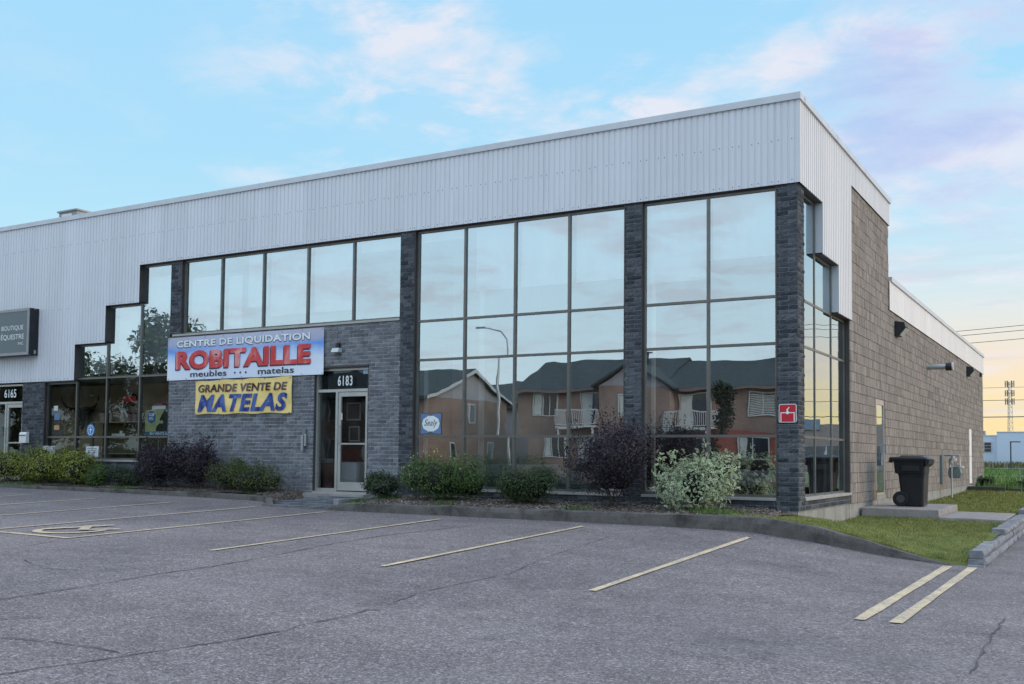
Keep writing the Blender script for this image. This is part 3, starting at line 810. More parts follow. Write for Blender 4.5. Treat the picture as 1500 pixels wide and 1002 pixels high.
# reveals, sills and headers, one trim per opening
OPEN = [(-7.846,-3.142,.13,5.40,[(-7.846,-3.142,5.40)]),(-2.807,-.352,.13,5.40,[(-2.807,-.352,5.40)]),(-14.70,-8.198,3.62,5.40,[(-14.70,-8.198,5.40)]),
        (-19.76,-15.05,.60,2.62,[(S1,-15.05,5.40),(S2,S1,4.47),(S3,S2,3.54),(-19.76,S3,2.60)]),(XD0,XD1,0,2.64,[(XD0,XD1,2.64)])]
for a, b, z0, z1, heads in OPEN:
    mb = MB(); mb.box(a-.004, a+.012, -.008, YG+.05, z0, z1+.035 if len(heads) == 1 else z1-.02)
    mb.box(b-.012, b+.004, -.009, YG+.051, z0, heads[0][2]+.034)
    for p, q, z in heads: mb.box(p+.012 if p == a else p, q-.012 if q == b else q, -.02, YG+.05, z, z+.035)
    mb.build('window_trim', M['frame_dark'], B)
mb = MB(); mb.box(-YG-.05, .004, .378, .39, .13, 5.41); mb.box(-YG-.05,.002,3.862,3.88,.13,3.57)
for a, b, z in ((.39,1.53,5.40),(1.53,2.77,4.47),(2.77,3.862,3.55)): mb.box(-YG-.05,.04,a,b,z,z+.03)
mb.build('window_trim', M['frame_dark'], B)
for a, b, z in ((-7.83,-3.155,.13),(-2.79,-.365,.13),(-14.95,-8.20,3.62),(-19.74,-15.06,.60)):
    mb = MB(); mb.box(a, b, -.035, YG-.040, z-.045, z+.002); mb.build('window_sill', M['sill'], B)
mb = MB(); mb.box(-YG+.013, .035, .36, 3.90, .085, .132); mb.build('window_sill', M['sill'], B)

# ---------------------------------------------------------------- entrance door 6183
def doorset(x0, xm, x1, name, label, zt=2.64, zh=2.15, number=None, nx=None, glass='glass_door', left_glass=True):
    e = MB(); y0, y1 = YG-.04, YG+.06
    fr = M['frame'] 
    for a, b in ((x0,x0+.055),(x1-.045,x1)): e.box(a, b, y0-.01, y1, 0.0, zt)
    e.box(x0+.055, x1-.045, y0, y1-.01, zt-.05, zt); e.box(x0+.055, x1-.045, y0-.002, y1-.01, zh-.02, zh+.04)
    e.box(xm-.03, xm+.03, y0-.004, y1, 0.0, zh-.02); e.box(x0+.055, xm-.03, y0, y1-.01, 0, .06)
    o = e.build(name, M['door_alu'], B); o['label'] = label
    def pane(a, b, c, d, mt=glass, yy=YG+.02):
        p = MB(); p.face([(a,yy,c),(b,yy,c),(b,yy,d),(a,yy,d)]); return p.build('pane', M[mt], o, recalc=False)
    pane(x0+.05, xm-.02, .05, zh-.01); pane(x0+.05, x1-.04, zh+.03, zt-.04)
    # leaf
    lf = MB(); a, b = xm+.035, x1-.05; ly0, ly1 = YG-.03, YG+.015
    lf.box(a, a+.075, ly0, ly1, .02, zh-.03); lf.box(b-.075, b, ly0, ly1, .02, zh-.03)
    lf.box(a+.075, b-.075, ly0, ly1, .02, .20); lf.box(a+.075, b-.075, ly0, ly1, zh-.12, zh-.03)
    lf.box(a+.075, b-.075, ly0+.003, ly1, 1.00, 1.035)
    d = lf.build('door_leaf', M['door_alu'], B)
    g = MB(); g.face([(a+.07,YG,.19),(b-.07,YG,.19),(b-.07,YG,1.01),(a+.07,YG,1.01)]); g.build('pane', M[glass], d, recalc=False)
    g = MB(); g.face([(a+.07,YG,1.03),(b-.07,YG,1.03),(b-.07,YG,zh-.11),(a+.07,YG,zh-.11)]); g.build('pane', M[glass], d, recalc=False)
    h = MB(); hx = a+.04
    h.tube([(hx,ly0,1.03),(hx,ly0-.06,1.03),(hx,ly0-.06,1.40),(hx,ly0,1.40)], .012, 8)
    h.build('handle', M['steel'], d); l = MB(); l.tube([(hx,ly0-.012,.90),(hx,ly0+.002,.90)], .022, 10); l.build('lock', M['steel'], d)
    return o, d
doorset(XD0, -9.90, XD1, 'door_frame', 'silver door frame with sidelight and dark transom numbered 6183')
tr = MB(); tr.box(XD0-.02, XD1+.01, -.035, .0, 2.655, 2.69); tr.build('door_header', M['frame_dark'], B)
th = MB(); th.box(XD0, XD1, -.03, YG+.06, -.045, -.003); th.build('threshold', M['sill'], B)
# transom backing sheet (black film) and boutique door
mb = MB(); mb.box(XD0+.26, XD1-.05, YG+.032, YG+.04, 2.20, 2.60); mb.build('transom_film', M['black'], B)
doorset(-22.6, -21.50, -20.69, 'boutique_door_frame', 'aluminium boutique entrance with transom numbered 6165', 2.60, 2.09, glass='glass_clear')
mb = MB(); mb.box(-45,-22.6,0.0,.2,-.1,2.63); bricks(mb, -30, -22.6, -.1, 2.6, .203,.08,.012, put_front(mb), seed=44); mb.build('brick_wall', [M['mortar'], M['brick']], B, recalc=False)

# ---------------------------------------------------------------- lettering
def text_mesh(s, x0, x1, z0, z1, y, mat, parent, bold=0.0, shear=0.0, name='lettering', face='front', thick=.002, bend=None, cut=None, disp=None, cap=True, space=1.0, slant_fn=None):
    c = bpy.data.curves.new('t', 'FONT'); c.body = s; c.size = 1; c.offset = bold; c.shear = shear; c.extrude = 0; c.space_character = space
    c.resolution_u = 4
    o = bpy.data.objects.new('t', c); COL.objects.link(o)
    dg = bpy.context.evaluated_depsgraph_get(); dg.update()
    me = bpy.data.meshes.new_from_object(o.evaluated_get(dg))
    bpy.data.objects.remove(o); bpy.data.curves.remove(c)
    bm = bmesh.new(); bm.from_mesh(me)
    X = [v.co.x for v in bm.verts]; Y = [v.co.y for v in bm.verts]
    ax, bx, ay, by = min(X), max(X), min(Y), max(Y)
    for v in bm.verts:
        u = (v.co.x-ax)/(bx-ax); w = (v.co.y-ay)/(by-ay)
        v.co = Vector((lerp(x0,x1,u), 0, lerp(z0,z1,w)))
    if cut:
        for k in range(1, int((x1-x0)/cut)+1):
            bmesh.ops.bisect_plane(bm, geom=bm.verts[:]+bm.edges[:]+bm.faces[:], plane_co=(x0+k*cut,0,0), plane_no=(1,0,0))
        for k in range(1, int((z1-z0)/cut)+1):
            bmesh.ops.bisect_plane(bm, geom=bm.verts[:]+bm.edges[:]+bm.faces[:], plane_co=(0,0,z0+k*cut), plane_no=(0,0,1))
    for v in bm.verts:
        v.co.y = y + (disp(v.co.x, v.co.z) if disp else 0)
    bmesh.ops.recalc_face_normals(bm, faces=bm.faces)
    for f in bm.faces:
        if f.normal.y > 0: f.normal_flip()
    bm.to_mesh(me); bm.free()
    me.materials.clear(); me.materials.append(mat); me.name = name
    o = bpy.data.objects.new(name, me); COL.objects.link(o); o.parent = parent
    o.matrix_parent_inverse = Matrix.Translation(-Vector(parent.location))
    return o
M['white_vinyl'] = simple('white_vinyl', (.80,.84,.86), .4, var=.05)
M['letter_black'] = simple('letter_black', (.015,.018,.03), .5)
text_mesh('6183', -9.88, -9.48, 2.26, 2.48, YG-.045, M['white_vinyl'], B, .02, name='house_number', space=1.18)
text_mesh('6165', -21.58, -21.06, 2.24, 2.47, YG-.045, M['white_vinyl'], B, .01, name='house_number')
def decal(x0,x1,z0,z1,y,mat,name,label,cat,parent=None):
    m_ = MB(); m_.box(x0,x1,y-.002,y,z0,z1); o = m_.build(name, mat, parent)
    return tag(o, label, cat) if label else o
decal(-9.84,-9.76,1.53,1.68,YG-.02,M['white'],'door_notice','small white notice stuck inside the glass shop door','notice')
decal(-9.22,-9.06,2.50,2.60,YG-.005,simple('pale_blue_vinyl',(.25,.45,.55),.4),'sticker','small pale blue sticker at the top right of the dark transom','sticker')

# big banner ROBITAILLE
def mat_banner():
    m, nt = new_mat('banner_print'); n = N(nt); p = n.pos()
    s = n.add('ShaderNodeSeparateXYZ', inp={0: p}); z = n.math('DIVIDE', n.math('SUBTRACT', s.outputs[2], 2.52), 1.02)
    x = n.math('DIVIDE', n.math('ADD', s.outputs[0], 15.08), 4.87)
    w = n.noise(p, 1.6, 3)
    zz = n.math('ADD', z, n.math('MULTIPLY', n.math('SUBTRACT', w, .5), .30))
    c = n.ramp(zz, [(0, (.80,.86,.97)), (.36, (.74,.82,.97)), (.54, (.45,.62,.93)), (.68, (.12,.32,.80)), (.80, (.40,.43,.62)), (1, (.47,.46,.56))])
    mid = n.math('ABSOLUTE', n.math('SUBTRACT', x, .5))
    c = n.mix(n.ramp(mid, [(.15, .45), (.48, 0.0)]), c, (.58,.64,.84))
    n.bsdf(c, .38, bump=n.noise(p, 1.5, 3), bstr=.12, bdist=.03); return m
def mat_red():
    m, nt = new_mat('banner_red'); n = N(nt); p = n.pos()
    s = n.noise(n.mapping(p, (1.6,1,.7), (0,rad(25),0)), 1.3, 3, .5)
    c = n.ramp(s, [(.42, (.58,.03,.035)), (.54, (.64,.06,.06)), (.62, (.74,.30,.31))])
    n.bsdf(c, .4); return m
ban = thing('banner', (-12.64,-.03,2.52), 'large blue and white banner reading CENTRE DE LIQUIDATION ROBITAILLE meubles matelas', 'banner')
def bd(x, z): return .008*noise.noise((x*1.2, z*1.5, 2)) + .006*math.sin(x*5+z*2)
def cloth(name, x0, x1, z0, z1, y, mat, parent, disp, nx=60, nz=16, edge=None):
    mb = MB(); idx = {}
    for j in range(nz+1):
        for i in range(nx+1):
            x, z = lerp(x0,x1,i/nx), lerp(z0,z1,j/nz)
            e = edge(x, j/nz, i/nx) if edge else 0
            idx[i,j] = len(mb.v); mb.v.append((x, y+disp(x,z), z+e))
    for j in range(nz):
        for i in range(nx): mb.f.append((idx[i,j],idx[i+1,j],idx[i+1,j+1],idx[i,j+1])); mb.m.append(0)
    return mb.build(name, mat, parent, smooth=True, recalc=False)
cloth('banner_sheet', -15.07, -10.20, 2.515, 3.535, -.045, mat_banner(), ban, bd)
T = [(-.008,-.012)]
def shadowed(s, x0, x1, z0, z1, mat, sh, off, **kw):
    text_mesh(s, x0-off, x1-off, z0-off, z1-off, -.055, sh, ban, name='letter_shadow', disp=bd, cut=.15, **kw)
    text_mesh(s, x0, x1, z0, z1, -.059, mat, ban, name='lettering', disp=bd, cut=.15, **kw)
shadowed('CENTRE DE LIQUIDATION', -14.76, -10.58, 3.265, 3.45, M['white_vinyl'], simple('shadow_grey',(.05,.07,.12),.5), .014, bold=.03, space=1.05)
shadowed('ROBITAILLE', -14.77, -10.56, 2.765, 3.205, mat_red(), simple('shadow_navy',(.012,.015,.05),.5), .028, bold=.05, space=1.06)
text_mesh('meubles', -14.28, -13.10, 2.575, 2.715, -.055, M['letter_black'], ban, .012, disp=bd, cut=.2)
text_mesh('matelas', -12.12, -11.04, 2.575, 2.715, -.055, M['letter_black'], ban, .012, disp=bd, cut=.2)
for x in (-12.83,-12.66,-12.49):
    mb = MB(); mb.tube([(x,-.058,2.635),(x,-.052,2.635)], .024, 14); mb.build('dot', M['letter_black'], ban)
for x in [-15.02+k*.6 for k in range(9)]:
    for z in (2.545, 3.51):
        mb = MB(); mb.tube([(min(x,-10.24),-.06,z),(min(x,-10.24),-.05,z)], .013, 8); mb.build('grommet', M['steel'], ban)
# yellow banner
def mat_yel():
    m, nt = new_mat('yellow_vinyl'); n = N(nt); p = n.pos()
    c = n.mix(n.noise(p, 2.5, 4), (.80,.55,.15), (.95,.76,.32))
    n.bsdf(c, .38, bump=n.noise(p, 3, 4), bstr=.4, bdist=.04); return m
def glossy_cloth(name, a, b):
    m, nt = new_mat(name); n = N(nt); p = n.pos()
    s = n.noise(n.mapping(p, (2.2,1,1.0), (0,rad(35),0)), 2.6, 5, .6)
    n.bsdf(n.ramp(s, [(.42, a), (.60, b)]), .35); return m
yb = thing('sale_banner', (-12.59,-.03,1.68), 'wrinkled yellow sale banner reading GRANDE VENTE DE MATELAS', 'banner')
def yd(x, z): return .022*noise.noise((x*2.6, z*3.0, 7)) + .012*noise.noise((x*6+z*5, z*2, 3)) 
def yedge(x, v, u): return (.022*math.sin(u*math.pi*3.2)**2*(-1 if v > .5 else 1)*abs(v-.5)*2 + .03*(u-.5)*(v))
cloth('banner_sheet', -14.09, -11.09, 1.685, 2.495, -.055, mat_yel(), yb, yd, 72, 20, yedge)
text_mesh('GRANDE VENTE DE', -13.99, -11.22, 2.20, 2.385, -.068, glossy_cloth('maroon_print',(.045,.008,.012),(.16,.09,.10)), yb, .035, .12, disp=yd, cut=.06, space=1.06)
text_mesh('MATELAS', -14.0, -11.2, 1.74, 2.15, -.068, glossy_cloth('blue_print',(.006,.020,.20),(.06,.13,.42)), yb, .045, .25, disp=yd, cut=.06, space=1.12)
for x in (-14.05,-13.3,-12.6,-11.9,-11.14):
    for z in (1.70, 2.475):
        mb = MB(); mb.tube([(x,-.08,z),(x,-.05,z)], .011, 8); mb.build('grommet', M['steel'], yb)

# boutique light-box sign
sg = thing('lightbox_sign', (-22.0,0,3.33), 'dark grey lightbox sign reading BOUTIQUE ÉQUESTRE INC.', 'sign')
mb = MB(); mb.box(-23.9,-20.03,-.32,-.06,3.33,4.565); mb.build('sign_box', M['black'], sg)
mb = MB()
for (a,b,c,d) in ((-23.9,-20.03,3.33,3.40),(-23.9,-20.03,4.495,4.565)): mb.box(a,b,-.345,-.321,c,d)
for a in (-23.9,-20.10): mb.box(a,a+.07,-.345,-.321,3.401,4.494)
mb.build('sign_frame', simple('sign_frame_metal',(.30,.29,.31),.4,.4), sg)
mb = MB(); mb.box(-23.83,-20.10,-.334,-.322,3.40,4.495); mb.build('sign_face', simple('sign_face_grey',(.105,.135,.150),.35,var=.06), sg)
mb = MB(); mb.tube([(-20.03,-.2,4.52),(-19.93,-.2,4.55)],.012,6); mb.box(-20.03,-20.015,-.18,-.12,3.36,3.46,0); mb.build('sign_fitting', M['steel'], sg)
text_mesh('BOUTIQUE', -21.20, -20.27, 3.985, 4.125, -.338, M['white_vinyl'], sg, .0)
text_mesh('ÉQUESTRE', -21.22, -20.23, 3.735, 3.925, -.338, M['white_vinyl'], sg, .0)
text_mesh('INC.', -20.47, -20.22, 3.605, 3.675, -.338, M['white_vinyl'], sg, .0)

# red fire-connection sign on the corner column
rs = thing('fire_connection_sign', (-.165,-.03,1.385), 'square red sign with white pipe symbol on the corner column', 'sign')
def rrect(x0,x1,z0,z1,r,n=5):
    P = []
    for cx, cz, a0 in ((x1-r,z0+r,-90),(x1-r,z1-r,0),(x0+r,z1-r,90),(x0+r,z0+r,180)):
        for k in range(n+1):
            a = rad(a0+90*k/n); P.append((cx+r*math.cos(a), cz+r*math.sin(a)))
    return P
mb = MB(); mb.prism(rrect(-.315,-.020,1.39,1.70,.03), -.034, -.026, 'y'); mb.build('sign_plate', M['white'], rs)
mb = MB(); mb.prism(rrect(-.303,-.032,1.402,1.688,.022), -.037, -.034, 'y'); mb.build('sign_face', simple('sign_red',(.52,.010,.028),.4,var=.04), rs)
mb = MB()
W = lambda a,b,c,d: mb.box(a,b,-.0395,-.037,c,d)
W(-.285,-.270,1.405,1.560); W(-.065,-.050,1.405,1.560); W(-.27,-.195,1.545,1.560); W(-.140,-.065,1.545,1.560)
mb.tube([(-.168,-.0395,1.555),(-.168,-.037,1.555)], .027, 12); mb.tube([(-.172,-.039,1.60),(-.172,-.037,1.60)], .016, 10)
mb.hexa([(-.165,-.0395,1.600),(-.135,-.0395,1.640),(-.135,-.037,1.640),(-.165,-.037,1.600),(-.178,-.0395,1.612),(-.142,-.0395,1.652),(-.142,-.037,1.652),(-.178,-.037,1.612)])
mb.build('symbol', M['white_vinyl'], rs)

# Sealy window sign
ss = thing('window_sign', (-7.42,0.05,1.2), 'blue bow-tie shaped window sign reading Sealy', 'sign')
def bow(x0,x1,z0,z1,t=.10):
    w, h = x1-x0, z1-z0; cx = (x0+x1)/2
    return [(x0+w*.05,z0),(cx-w*.12,z0+h*.03),(cx,z0+h*.10),(cx+w*.12,z0+h*.03),(x1-w*.05,z0),(x1,z0+h*.06),(x1-w*.045,z0+h*.5),(x1,z1-h*.06),(x1-w*.05,z1),(cx+w*.12,z1-h*.03),(cx,z1-h*.10),(cx-w*.12,z1-h*.03),(x0+w*.05,z1),(x0,z1-h*.06),(x0+w*.045,z0+h*.5),(x0,z0+h*.06)]
mb = MB(); mb.prism(bow(-7.73,-7.185,1.205,1.655), .092, .096, 'y'); mb.build('sign_border', simple('sign_brown',(.10,.085,.09),.5), ss)
mb = MB(); mb.prism(bow(-7.71,-7.205,1.225,1.635), .0895, .092, 'y'); mb.build('sign_face', simple('sign_blue',(.12,.22,.42),.4,var=.05), ss)
mb = MB(); mb.prism([(-7.4575+.225*math.cos(t)*(1 if abs(math.cos(t))<.95 else .97), 1.43+.165*math.sin(t)) for t in [2*math.pi*k/10 for k in range(10)]], .087, .0895, 'y'); mb.build('sign_panel', M['white_vinyl'], ss)
text_mesh('Sealy', -7.62, -7.29, 1.35, 1.515, .085, M['letter_black'], ss, .0, .35)

# wall lamp above the door
wl = thing('wall_lamp', (-9.81,-.01,2.98), 'small spotlight on the brick wall above the shop door', 'lamp')
mb = MB(); mb.box(-9.84,-9.76,-.09,-.02,3.06,3.17); mb.build('bracket', M['black'], wl)
mb = MB(); mb.prism([(-.16,2.97),(-.02,2.97),(-.02,3.06),(-.12,3.06)], -9.91, -9.72, 'x'); mb.build('lamp_head', simple('lamp_white',(.55,.58,.60),.4), wl)
# metal letter/ash box left of the door
kb = thing('mail_holder', (-10.70,-.01,.86), 'narrow steel wall box left of the shop door', 'box')
mb = MB(); mb.box(-10.76,-10.70,-.10,-.02,.86,1.20); mb.build('box_body', M['steel'], kb, bevel=.006)
mb = MB(); mb.box(-10.765,-10.665,-.06,-.018,1.18,1.34); mb.build('back_plate', M['meter'], kb)
mb = MB(); mb.box(-10.69,-10.64,-.08,-.02,.96,1.22); mb.build('side_tube', M['steel'], kb, bevel=.006)
# white mailbox at 6165
mx = thing('mailbox', (-20.45,-.01,1.0), 'white mailbox on the brick column beside door 6165', 'mailbox')
mb = MB(); mb.prism([(-.12,1.01),(-.02,1.01),(-.02,1.30),(-.09,1.30),(-.12,1.26)], -20.62, -20.33, 'x'); mb.build('mailbox_body', M['white'], mx, bevel=.006)
mb = MB(); mb.box(-20.60,-20.35,-.127,-.120,1.20,1.22); mb.build('mail_slot', M['black'], mx)

# side wall lamps
def wallpack(y, z, label):
    t = thing('wall_lamp', (0,y,z), label, 'lamp', 'black wall lamps on the side wall')
    mb = MB(); mb.prism([(.02,z-.19),(.13,z-.19),(.27,z+.02),(.25,z+.13),(.02,z+.17)], y-.20, y+.20, 'y'); mb.build('lamp_housing', M['black'], t, bevel=.012)
    mb = MB(); mb.hexa([(.135,y-.17,z-.17),(.275,y-.17,z-.01),(.275,y+.17,z-.01),(.135,y+.17,z-.17),(.150,y-.17,z-.19),(.292,y-.17,z-.025),(.292,y+.17,z-.025),(.150,y+.17,z-.19)])
    mb.build('lens', simple('lens', (.70,.66,.60), .15, var=.05), t)
    return t
wallpack(8.95, 3.96, 'black wall lamp near the tall part of the side wall')
wallpack(23.2, 4.02, 'smaller looking black wall lamp towards the far end of the side wall')
pv = thing('vent_pipe', (0,13.9,3.42), 'horizontal steel vent pipe sticking out of the block wall', 'vent')
mb = MB(); mb.tube([(.0,13.9,3.42),(.52,13.9,3.42)], .075, 14); mb.build('pipe', M['steel'], pv, smooth=False)
mb = MB(); mb.tube([(.50,13.9,3.42),(.66,13.9,3.42)], .115, 14); mb.build('vent_cap', M['black'], pv)
mb = MB(); mb.tube([(.66,13.9,3.42),(.69,13.9,3.42)], .125, 14); mb.build('cap_rim', M['steel'], pv)
mb = MB(); mb.tube([(.0,13.9,3.42),(.02,13.9,3.42)], .12, 14); mb.build('flange', M['meter'], pv)
cm = thing('door_contact', (0,27.4,4.25), 'tiny dark fitting high on the far end of the side wall', 'fitting')
mb = MB(); mb.box(.02,.10,27.3,27.5,4.12,4.25); mb.tube([(.05,27.4,4.5-.25),(.05,27.4,4.29)],.02,6); mb.build('fitting_body', M['black'], cm)

# side glass door
def side_door():
    mb = MB()
    mb.box(-.12,-.002,SD0,SD0+.06,0.0,2.14); mb.box(-.12,-.002,SD1-.06,SD1,0.0,2.14); mb.box(-.12,-.002,SD0+.06,SD1-.06,2.02,2.14); mb.box(-.12,-.002,SD0+.06,SD1-.06,-.0,.05)
    d = mb.build('side_door', simple('pinkish_aluminium',(.42,.37,.34),.45,.3), B); d['label'] = 'narrow glass door in the side wall'
    p = MB(); p.face([(-.02,SD0+.05,.04),(-.02,SD1-.05,.04),(-.02,SD1-.05,2.03),(-.02,SD0+.05,2.03)]); p.build('pane', M['glass'], d, recalc=False)
    h = MB(); h.tube([(-.01,SD1-.03,.95),(.04,SD1-.03,.95),(.04,SD1-.03,1.15),(-.01,SD1-.03,1.15)], .012, 6); h.build('handle', M['steel'], d)
    s = MB(); s.box(-.2,.01,SD0-.02,SD1+.02,-.10,-.003); s.build('side_door_sill', M['concrete'], B)
    w = MB(); w.box(-.10,.012,23.75,24.45,-.05,1.99); q = w.build('service_door', simple('door_white',(.80,.80,.80),.5,var=.03), B); q['label'] = 'plain white service door at the far end of the side wall'
    h = MB(); h.tube([(.012,23.86,.95),(.06,23.86,.95),(.06,23.97,.95)], .012, 6); h.build('handle', M['steel'], q)
    f = MB(); f.box(-.12,.008,23.7,23.75,-.05,2.02); f.box(-.12,.008,24.45,24.5,-.05,2.02); f.box(-.12,.008,23.75,24.45,1.99,2.02); f.build('service_door_frame', M['sill'], B)
side_door()

# rooftop unit
ru = thing('rooftop_unit', (-24,4,6.6), 'beige air handling unit on the roof above the boutique', 'rooftop unit')
mb = MB(); mb.box(-25.9,-25.0,4.2,5.4,6.6,8.28); mb.build('low_cabinet', simple('ru_grey',(.25,.26,.28),.6), ru)
mb = MB(); mb.box(-25.0,-24.1,4.0,5.4,6.6,8.55); mb.box(-25.05,-24.05,3.95,5.45,8.55,8.60); mb.build('cabinet', simple('ru_grey2',(.30,.31,.32),.6), ru)
mb = MB(); mb.box(-24.84,-24.35,3.985,4.0,8.25,8.48); mb.build('louvre', M['white'], ru)
mb = MB(); mb.box(-24.1,-23.3,4.2,5.4,6.6,8.42); mb.build('side_cabinet', simple('ru_tan',(.40,.33,.26),.6), ru)
mb = MB(); mb.box(-23.3,-22.5,4.3,5.3,6.6,8.45); mb.prism([(4.25,8.45),(5.35,8.45),(5.35,8.50),(4.25,8.50)],-23.4,-22.45,'x'); mb.build('hood', simple('ru_dark',(.16,.16,.17),.6), ru)

# ---------------------------------------------------------------- interior
M['int_floor'] = simple('int_floor', (.16,.13,.11), .5)
mb = MB(); mb.box(-14.9,-.28,.26,8,-.08,.02); mb.box(-44,-14.9,.26,8,-.08,.02); mb.build('interior_floor', M['int_floor'], B)
mb = MB(); mb.box(-14.9,-.28,5.6,5.8,.02,5.45); mb.build('interior_back_wall', simple('red_wall',(.085,.010,.016),.8), B)
mb = MB(); mb.box(-14.9,-.28,.30,5.6,5.46,5.55); mb.build('interior_ceiling', simple('int_ceiling',(.55,.56,.57),.9), B)
mb = MB(); mb.box(-15.04,-14.92,.30,7,.02,5.45); mb.box(-7.95,-7.88,1.6,5.5,.02,5.45); mb.build('partition_wall', simple('int_partition',(.42,.41,.40),.9), B)
mb = MB(); mb.box(-14.9,-7.95,.28,5.5,3.45,3.58); mb.build('mezzanine_floor', simple('mezz',(.35,.35,.36),.9), B)
mb = MB(); mb.box(-44,-15.06,2.35,2.5,.02,2.70); mb.box(-45,-15.06,3.0,3.3,2.62,2.68); mb.build('boutique_back_wall', simple('tan_wall',(.62,.49,.32),.85,var=.2,scale=1.2), B)
mb = MB(); mb.box(-19.7,-15.06,.45,3.3,2.70,2.76); mb.build('boutique_ceiling', simple('bout_ceiling',(.40,.42,.42),.9), B)
# pale valances and blinds behind the upper panes
bl = simple('blind_fabric', (.86,.87,.88), .85, var=.05)
def blind(a, b, z0, z1, y=.24):
    mb = MB(); k = 8
    mb.box(a, b, y, y+.02, z0, z1); mb.box(a, b, y-.012, y+.028, z0-.03, z0-.002)
    mb.build('blind', bl, B)
for a, b, z0, z1 in ((-1.55,-.42,4.30,5.40),(-2.75,-1.60,3.98,5.40),(-4.25,-3.20,4.12,5.40),(-5.45,-4.35,4.12,5.40),(-6.50,-5.55,4.12,5.40),(-7.80,-6.70,5.22,5.40),
                     (-9.45,-8.3,5.15,5.40),(-10.75,-9.55,3.95,5.40),(-12.05,-10.85,3.95,5.40),(-12.75,-12.15,4.2,5.40),(-13.38,-12.95,3.66,4.95),(-14.6,-13.5,3.66,5.0)):
    blind(a, b, z0, z1)
mb = MB(); mb.box(-17.3,-15.1,.33,.36,3.0,5.15); mb.box(-18.4,-17.45,.33,.36,2.8,3.3); mb.build('blind', bl, B)
mb = MB(); mb.box(-2.72,-2.66,.25,.31,.1,5.3); mb.box(-6.42,-6.32,.25,.31,.1,5.3); mb.box(-7.75,-7.68,.25,.31,.1,2.6); mb.build('interior_post', M['white'], B)

# mattresses standing on bases inside
mt_w = simple('mattress_white', (.72,.74,.78), .8, var=.04); mt_b = simple('bed_base_dark', (.03,.03,.035), .8); mt_c = simple('mattress_blue', (.20,.32,.38), .8)
def bed_thing(x0, x1, y0, y1, z1, label, basem=mt_b):
    t = thing('mattress', ((x0+x1)/2,(y0+y1)/2,.02), label, 'mattress', 'mattresses inside the shop')
    mb = MB(); mb.box(x0+.02,x1-.02,y0+.02,y1-.02,.06,z1-.26); mb.build('bed_base', basem, t, bevel=.02)
    mb = MB(); mb.box(x0,x1,y0,y1,z1-.255,z1); mb.build('mattress_top', mt_w, t, bevel=.06)
    mb = MB()
    for a in (x0+.1,x1-.16):
        for b in (y0+.1,y1-.16): mb.box(a,a+.06,b,b+.06,.02,.06)
    mb.build('feet', M['black'], t)
    return t
bed_thing(-1.45,-.45,.6,2.5,.56,'white mattress on a dark base behind the corner window')
bed_thing(-2.72,-1.65,.6,2.5,.52,'white mattress behind the variegated shrub')
bed_thing(-6.75,-5.75,.7,2.6,.62,'white mattress on a blue base behind the round green shrub', mt_c)
bed_thing(-5.2,-4.3,.6,2.5,.50,'white mattress on a blue base left of the purple shrub', mt_c)
bd2 = thing('display_bed', (-11.0,2.2,.02), 'display bed with white cover and red cushion seen through the glass door', 'bed')
mb = MB(); mb.box(-12.2,-10.0,.9,2.7,.15,.62); mb.build('bed_cover', mt_w, bd2, bevel=.08)
mb = MB(); mb.box(-12.25,-9.95,2.7,2.8,.02,1.2); mb.build('headboard', mt_b, bd2, bevel=.03)
mb = MB(); mb.box(-11.5,-10.9,2.0,2.4,.62,.98); mb.build('cushion', simple('red_fabric',(.30,.02,.04),.8), bd2, bevel=.1)
mb = MB(); mb.box(-10.8,-10.2,2.0,2.4,.62,1.02); mb.build('pillow', mt_w, bd2, bevel=.1)
tc = thing('waste_bin', (-10.62,.62,.02), 'dark red waste bin with a bag, inside the door sidelight', 'waste bin')
mb = MB(); mb.tube([(-10.62,.62,.02),(-10.62,.62,.62)], [.13,.17], 18); mb.build('bin_body', simple('bin_red',(.11,.01,.015),.5), tc)
mb = MB(); mb.tube([(-10.62,.62,.60),(-10.62,.62,.68),(-10.62,.62,.70)], [.178,.182,.12], 18); mb.build('bin_bag', simple('bag_grey',(.20,.21,.24),.4), tc)
for i, (x0,x1,z0,z1) in enumerate(((-10.32,-9.92,1.55,1.95),(-10.25,-9.95,1.08,1.42))):
    t = thing('picture_frame', (x0,.9,z0), ['upper pale framed picture hanging behind the shop door','lower pale framed picture hanging behind the shop door'][i], 'picture')
    mb = MB()
    for a,b,c,d in ((x0,x1,z0,z0+.03),(x0,x1,z1-.03,z1),(x0,x0+.03,z0+.03,z1-.03),(x1-.03,x1,z0+.03,z1-.03)): mb.box(a,b,.90,.93,c,d)
    mb.build('frame', simple('pale_frame',(.30,.33,.32),.6), t); mb = MB(); mb.box(x0+.03,x1-.03,.915,.925,z0+.03,z1-.03); mb.build('picture', M['black'], t)

# boutique window display
sk = thing('longhorn_skull', (-20.95,2.1,1.4), 'dark longhorn skull with wide curved horns on the tan wall', 'wall decoration')
dk = simple('iron_dark', (.012,.010,.009), .6)
SX = -21.05
mb = MB(); mb.prism([(SX-.26,2.08),(SX+.26,2.08),(SX+.34,2.00),(SX+.30,1.88),(SX+.17,1.84),(SX+.09,1.54),(SX+.0,1.42),(SX-.09,1.54),(SX-.17,1.84),(SX-.30,1.88),(SX-.34,2.00)], 2.1, 2.15, 'y'); mb.build('skull', dk, sk)
for s_ in (-1,1):
    mb = MB(); P = [(SX+s_*.20,2.1,2.03),(SX+s_*.45,2.08,2.02),(SX+s_*.68,2.06,2.12),(SX+s_*.80,2.04,2.28),(SX+s_*.80,2.02,2.42)]
    mb.tube(P, [.055,.045,.034,.024,.007], 8); mb.build('horn', dk, sk, smooth=True)
